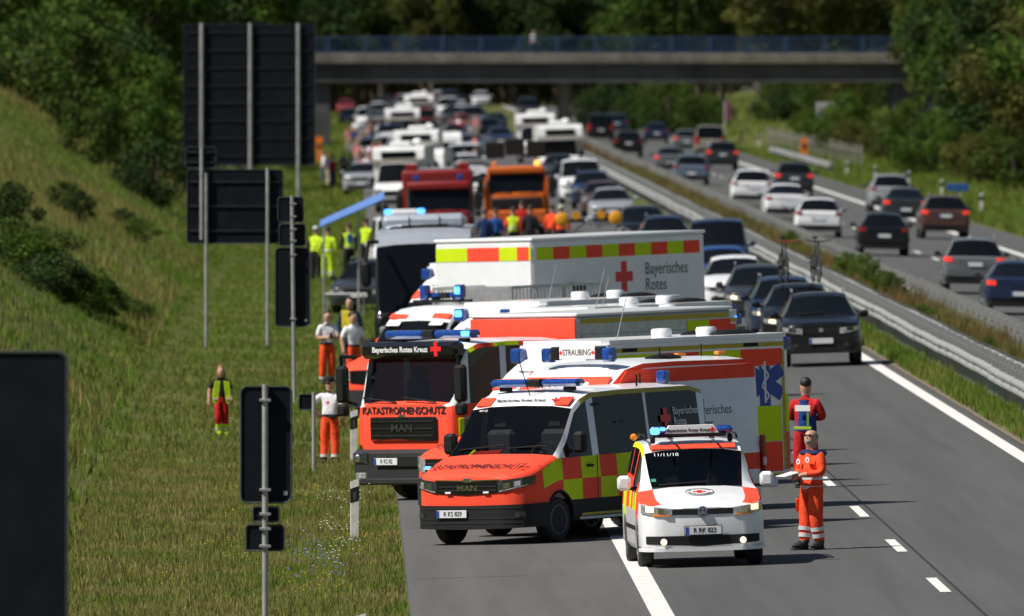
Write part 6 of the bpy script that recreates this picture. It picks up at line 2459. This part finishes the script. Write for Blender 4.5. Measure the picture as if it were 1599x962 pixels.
# the woman on the grass
r, N, k = person(at(345, 681), R(8), 1.42, 'woman with long fair hair in open yellow vest and dark red trousers on the grass', top='black', legs='red', sleeves='skin', hair='fair', longhair=True, shin='lime',
                 shoes=cloth('limeboot', (.5, .7, .03)), leg_bands=(.2,), pose={'loose': 1.05, 'kne_r': (-.08, -.10, .5), 'ank_r': (-.05, .02, .1), 'toe_r': (-.05, -.13, .045), 'elb_r': (-.29, .05, 1.16), 'wri_r': (-.31, -.02, .93)}, group=NEAR)
for s in (1, -1):
    q = MB()
    q.prism([(s * .04, 1.42), (s * .17, 1.42), (s * .20, 1.2), (s * .21, .86), (s * .11, .84), (s * .07, 1.1)], 1, -.165, -.145)
    q.add([(v[0] * .8, v[1] * .85, v[2] * .79) for v in []], [])
    ob = q.build('vest_front', CL['lime'], r)
    ob.scale = (.86, .95, .79)
    st = part('reflective_stripe', REFL, ob, (s * .15, -.17, .95), (.1, .01, .05), .003)
part('vest_back', CL['lime'], r, (0, .13, .93), (.3, .03, .42), .02)

# crew in yellow by the blue awning
for px, py, rz, H, lab, kw in (
        (512, 440, 170, 1.75, 'worker in bright yellow jacket and trousers with his back turned, tallest by the awning', dict(top='lime', legs='lime', sleeves='lime', bands=(1.05,), leg_bands=(.3,), hair='black')),
        (493, 438, 150, 1.75, 'worker in dark trousers and yellow jacket with white helmet', dict(top='lime', legs='black', sleeves='black', helmet=cloth('helmetwhite', (.6, .62, .6)), bands=(1.1,))),
        (545, 432, 190, 1.72, 'worker in yellow vest with blue back panel near the coach', dict(top='lime', legs='black', sleeves='black', hair='brown', bands=(1.0,))),
        (572, 425, 160, 1.75, 'worker in yellow and black half hidden by the coach mirror', dict(top='lime', legs='black', sleeves='black', hair='black')),
        (801, 405, 180, 1.75, 'person in yellow safety vest with orange shoulders in front of the works truck', dict(top='lime', legs='black', sleeves='orange', hair='brown', bands=(1.12,))),
        (774, 408, 200, 1.75, 'person in bright blue shirt in front of the works truck', dict(top='blue', legs='black', sleeves='blue', hair='brown')),
        (828, 402, 175, 1.75, 'person in black between the yellow vest and the lamp trailer', dict(top='black', legs='black', sleeves='black', hair='brown')),
        (757, 410, 180, 1.75, 'person in dark blue at the edge of the group by the works truck', dict(top='navy', legs='navy', sleeves='navy', hair='black')),
        (876, 403, 170, 1.78, 'firefighter in orange jacket and pale helmet beside the yellow lamp', dict(top='orange', legs='black', sleeves='orange', helmet=cloth('helmetpale', (.55, .58, .4)))),
        (862, 400, 150, 1.75, 'person in red jacket left of the firefighter with the pale helmet', dict(top='orange', legs='black', sleeves='orange', hair='brown')),
        (815, 392, 180, 1.75, 'person in red top close to the bumper of the works truck', dict(top='red', legs='black', sleeves='red', hair='brown'))):
    r, N, k = person(at(px, py), R(rz), H, lab, group='people standing near the trucks', far=True, pose={'loose': 1.15}, **kw)
    if px == 545:
        part('back_panel', CL['blue'], r, (0, .2, 1.24), (.2, .02, .3), .01)

# onlookers in the jam
PP = []
for t, l, sl, h, L_ in (('white', 'jean', 'skin', 'brown', False), ('pink', 'beige', 'skin', 'fair', True), ('black', 'jean', 'skin', 'black', False), ('grey', 'black', 'grey', 'brown', False), ('navy', 'beige', 'skin', 'fair', True), ('red', 'jean', 'skin', 'black', False)):
    r, N, k = person((0, 0, 0), 0, 1.74, None, top=t, legs=l, sleeves=sl, hair=h, longhair=L_, far=True)
    PP.append((r, t))
TOPS = {'white': 'white top', 'pink': 'pink top', 'black': 'black top', 'grey': 'grey top', 'navy': 'navy top', 'red': 'red top'}
spots = []
g = random.Random(3)
for k in range(30):
    spots.append((g.uniform(536, 600), g.uniform(222, 300), 'crowd between the caravans and the grass'))
for k in range(16):
    spots.append((g.uniform(700, 750), g.uniform(215, 285), 'people walking in the gap of the jam'))
for px, py in ((512, 292), (520, 296), (505, 286)):
    spots.append((px, py, 'three people on the grass by the call pillar'))
for i, (px, py, wh) in enumerate(spots):
    r, t = PP[i % 6]
    o = copy_tree(r)
    o.name = 'person'
    o.location = at(px, py)
    o.rotation_euler = (0, 0, g.uniform(0, 6.28))
    tag(o, 'onlooker with %s in the %s' % (TOPS[t], wh), 'person', 'onlookers: %s, %s' % (wh, t))
for r, t in PP:
    drop(r)
# the one on the bridge
r, N, k = person((bx(834), BD + 1.2, zat(83, BD)), R(20), 1.72, 'person with pale top standing on the bridge at the railing', top='white', legs='jean', sleeves='skin', hair='fair', far=True, group=None)
r.location.z = zf - .1

# ---------------------------------------------------------------- blue awning and its poles, barrier pole
d = 470
aw = empty('awning', atd(545, d), 0, 'long blue awning slanting down from the rescue van beside the coach', 'awning')
s = FPX / d
A = Vector(((500 - VX) / s, 0, zat(352, d))) - Vector((aw.location.x, 0, aw.location.z))
B = Vector(((600 - VX) / s, 0, zat(309, d))) - Vector((aw.location.x, 0, aw.location.z))
AWM = mat('awning_blue', (.10, .2, .48), .6, var=.15)
flatpanel(aw, 'cloth', AWM, [A + Vector((0, -1, 0)), B + Vector((0, -1, 0)), B + Vector((0, 1.5, .16)), A + Vector((0, 1.5, .12))], .01)
MB().tube(A + Vector((0, -1, -.02)), B + Vector((0, -1, -.02)), .03).build('front_bar', mat('bar_blue', (.12, .25, .6), .3, coat=.5), aw)
for q in (A + Vector((.1, -1, 0)), A + Vector((.1, 1.4, 0)), A.lerp(B, .6) + Vector((0, 1.4, 0)), B + Vector((-.05, 1.4, 0))):
    MB().tube((q.x, q.y, q.z), (q.x, q.y, -.05), .03).build('pole', ALU, aw)
part('table', mat('pale_table', (.55, .55, .56), .5), aw, (-.1, .5, .74), (1.2, .7, .05), .01)
for x in (-.6, .4):
    part('table_leg', ALU, aw, (x, .5, .36), (.05, .5, .72), .01)


# ---------------------------------------------------------------- cars that fill the gaps of the jam before the bridge
PROTOS_ = set(CPROTO.values())
taken = [(o.location.x, o.location.y, 1.3 if o.get('category') == 'person' else 2.15, .8 if o.get('category') == 'person' else 6.6)
         for o in COL.objects if o.parent is None and o not in PROTOS_ and o.get('category') in ('person', 'car', 'van', 'motorhome', 'caravan', 'truck', 'fire engine', 'trailer', 'coach')]
g = random.Random(21)
WORD = {'white': 'white', 'silver': 'silver', 'black': 'black', 'navy': 'dark blue', 'darkgrey': 'dark grey', 'grey': 'grey', 'red': 'red', 'beige': 'beige'}
made = 0
for lane in (2.7, 6.0, 9.9):
    y = 705.0
    while y < 1285 and made < 46:
        x = lane + g.uniform(-.25, .25)
        if all(abs(x - a) > dx or not (-L_ < b - y < 6.0) for a, b, dx, L_ in taken) and not (lane < 9 and y < 760):
            c = g.choice(list(WORD) + ['white', 'silver', 'white'])
            kd = g.choice(('suv', 'hatch', 'estate', 'van', 'sedan', 'hatch'))
            place_car(kd, c, VX + FPX * x / y, 0, '%s %s packed in the jam before the bridge' % (WORD[c], 'van' if kd == 'van' else 'car'), d=y, rz=R(g.uniform(-3, 3)),
                      group='packed in the jam before the bridge, %s %s' % (WORD[c], 'vans' if kd == 'van' else 'cars'))
            taken.append((x, y, 2.15, 6.6))
            made += 1
            y += g.uniform(9, 16)
        else:
            y += 1.5
for pr in CPROTO.values():
    drop(pr)



# ---------------------------------------------------------------- which one of its kind: counted along the picture
ORD = 'first second third fourth fifth sixth seventh eighth ninth tenth eleventh twelfth thirteenth fourteenth fifteenth sixteenth seventeenth eighteenth nineteenth twentieth'.split()
for grp, text_, key in (('brambles on the embankment', 'dark bramble bush low on the embankment, %s from the left', 0), ('shrubs on the upper embankment', 'thick green shrub high on the embankment, %s from the left', 0),
                        ('trees on the embankment', 'dark leafy tree on top of the embankment, %s from the left', 0), ('trees on the far bank', 'tall leafy tree on the far bank, %s from the bridge', 0),
                        ('shrubs between the guardrails', 'green shrub between the guardrails, %s from the camera', 1), ('shrubs on the far bank', 'green shrub below the trees on the far bank, %s from the camera', 1)):
    ob = [o for o in COL.objects if o.get('group') == grp]
    ob.sort(key=lambda o: (o.location.x / o.location.y) if key == 0 else o.location.y)
    for i, o in enumerate(ob):
        o['label'] = text_ % (ORD[i] if i < 20 else 'twenty ' + ORD[i - 20])
ob = [o for o in COL.objects if o.get('label', '').startswith('small white delineator')]
ob.sort(key=lambda o: o.location.y)
for i, o in enumerate(ob):
    o['label'] = 'small white delineator post on the far verge, %s from the camera' % ORD[i]
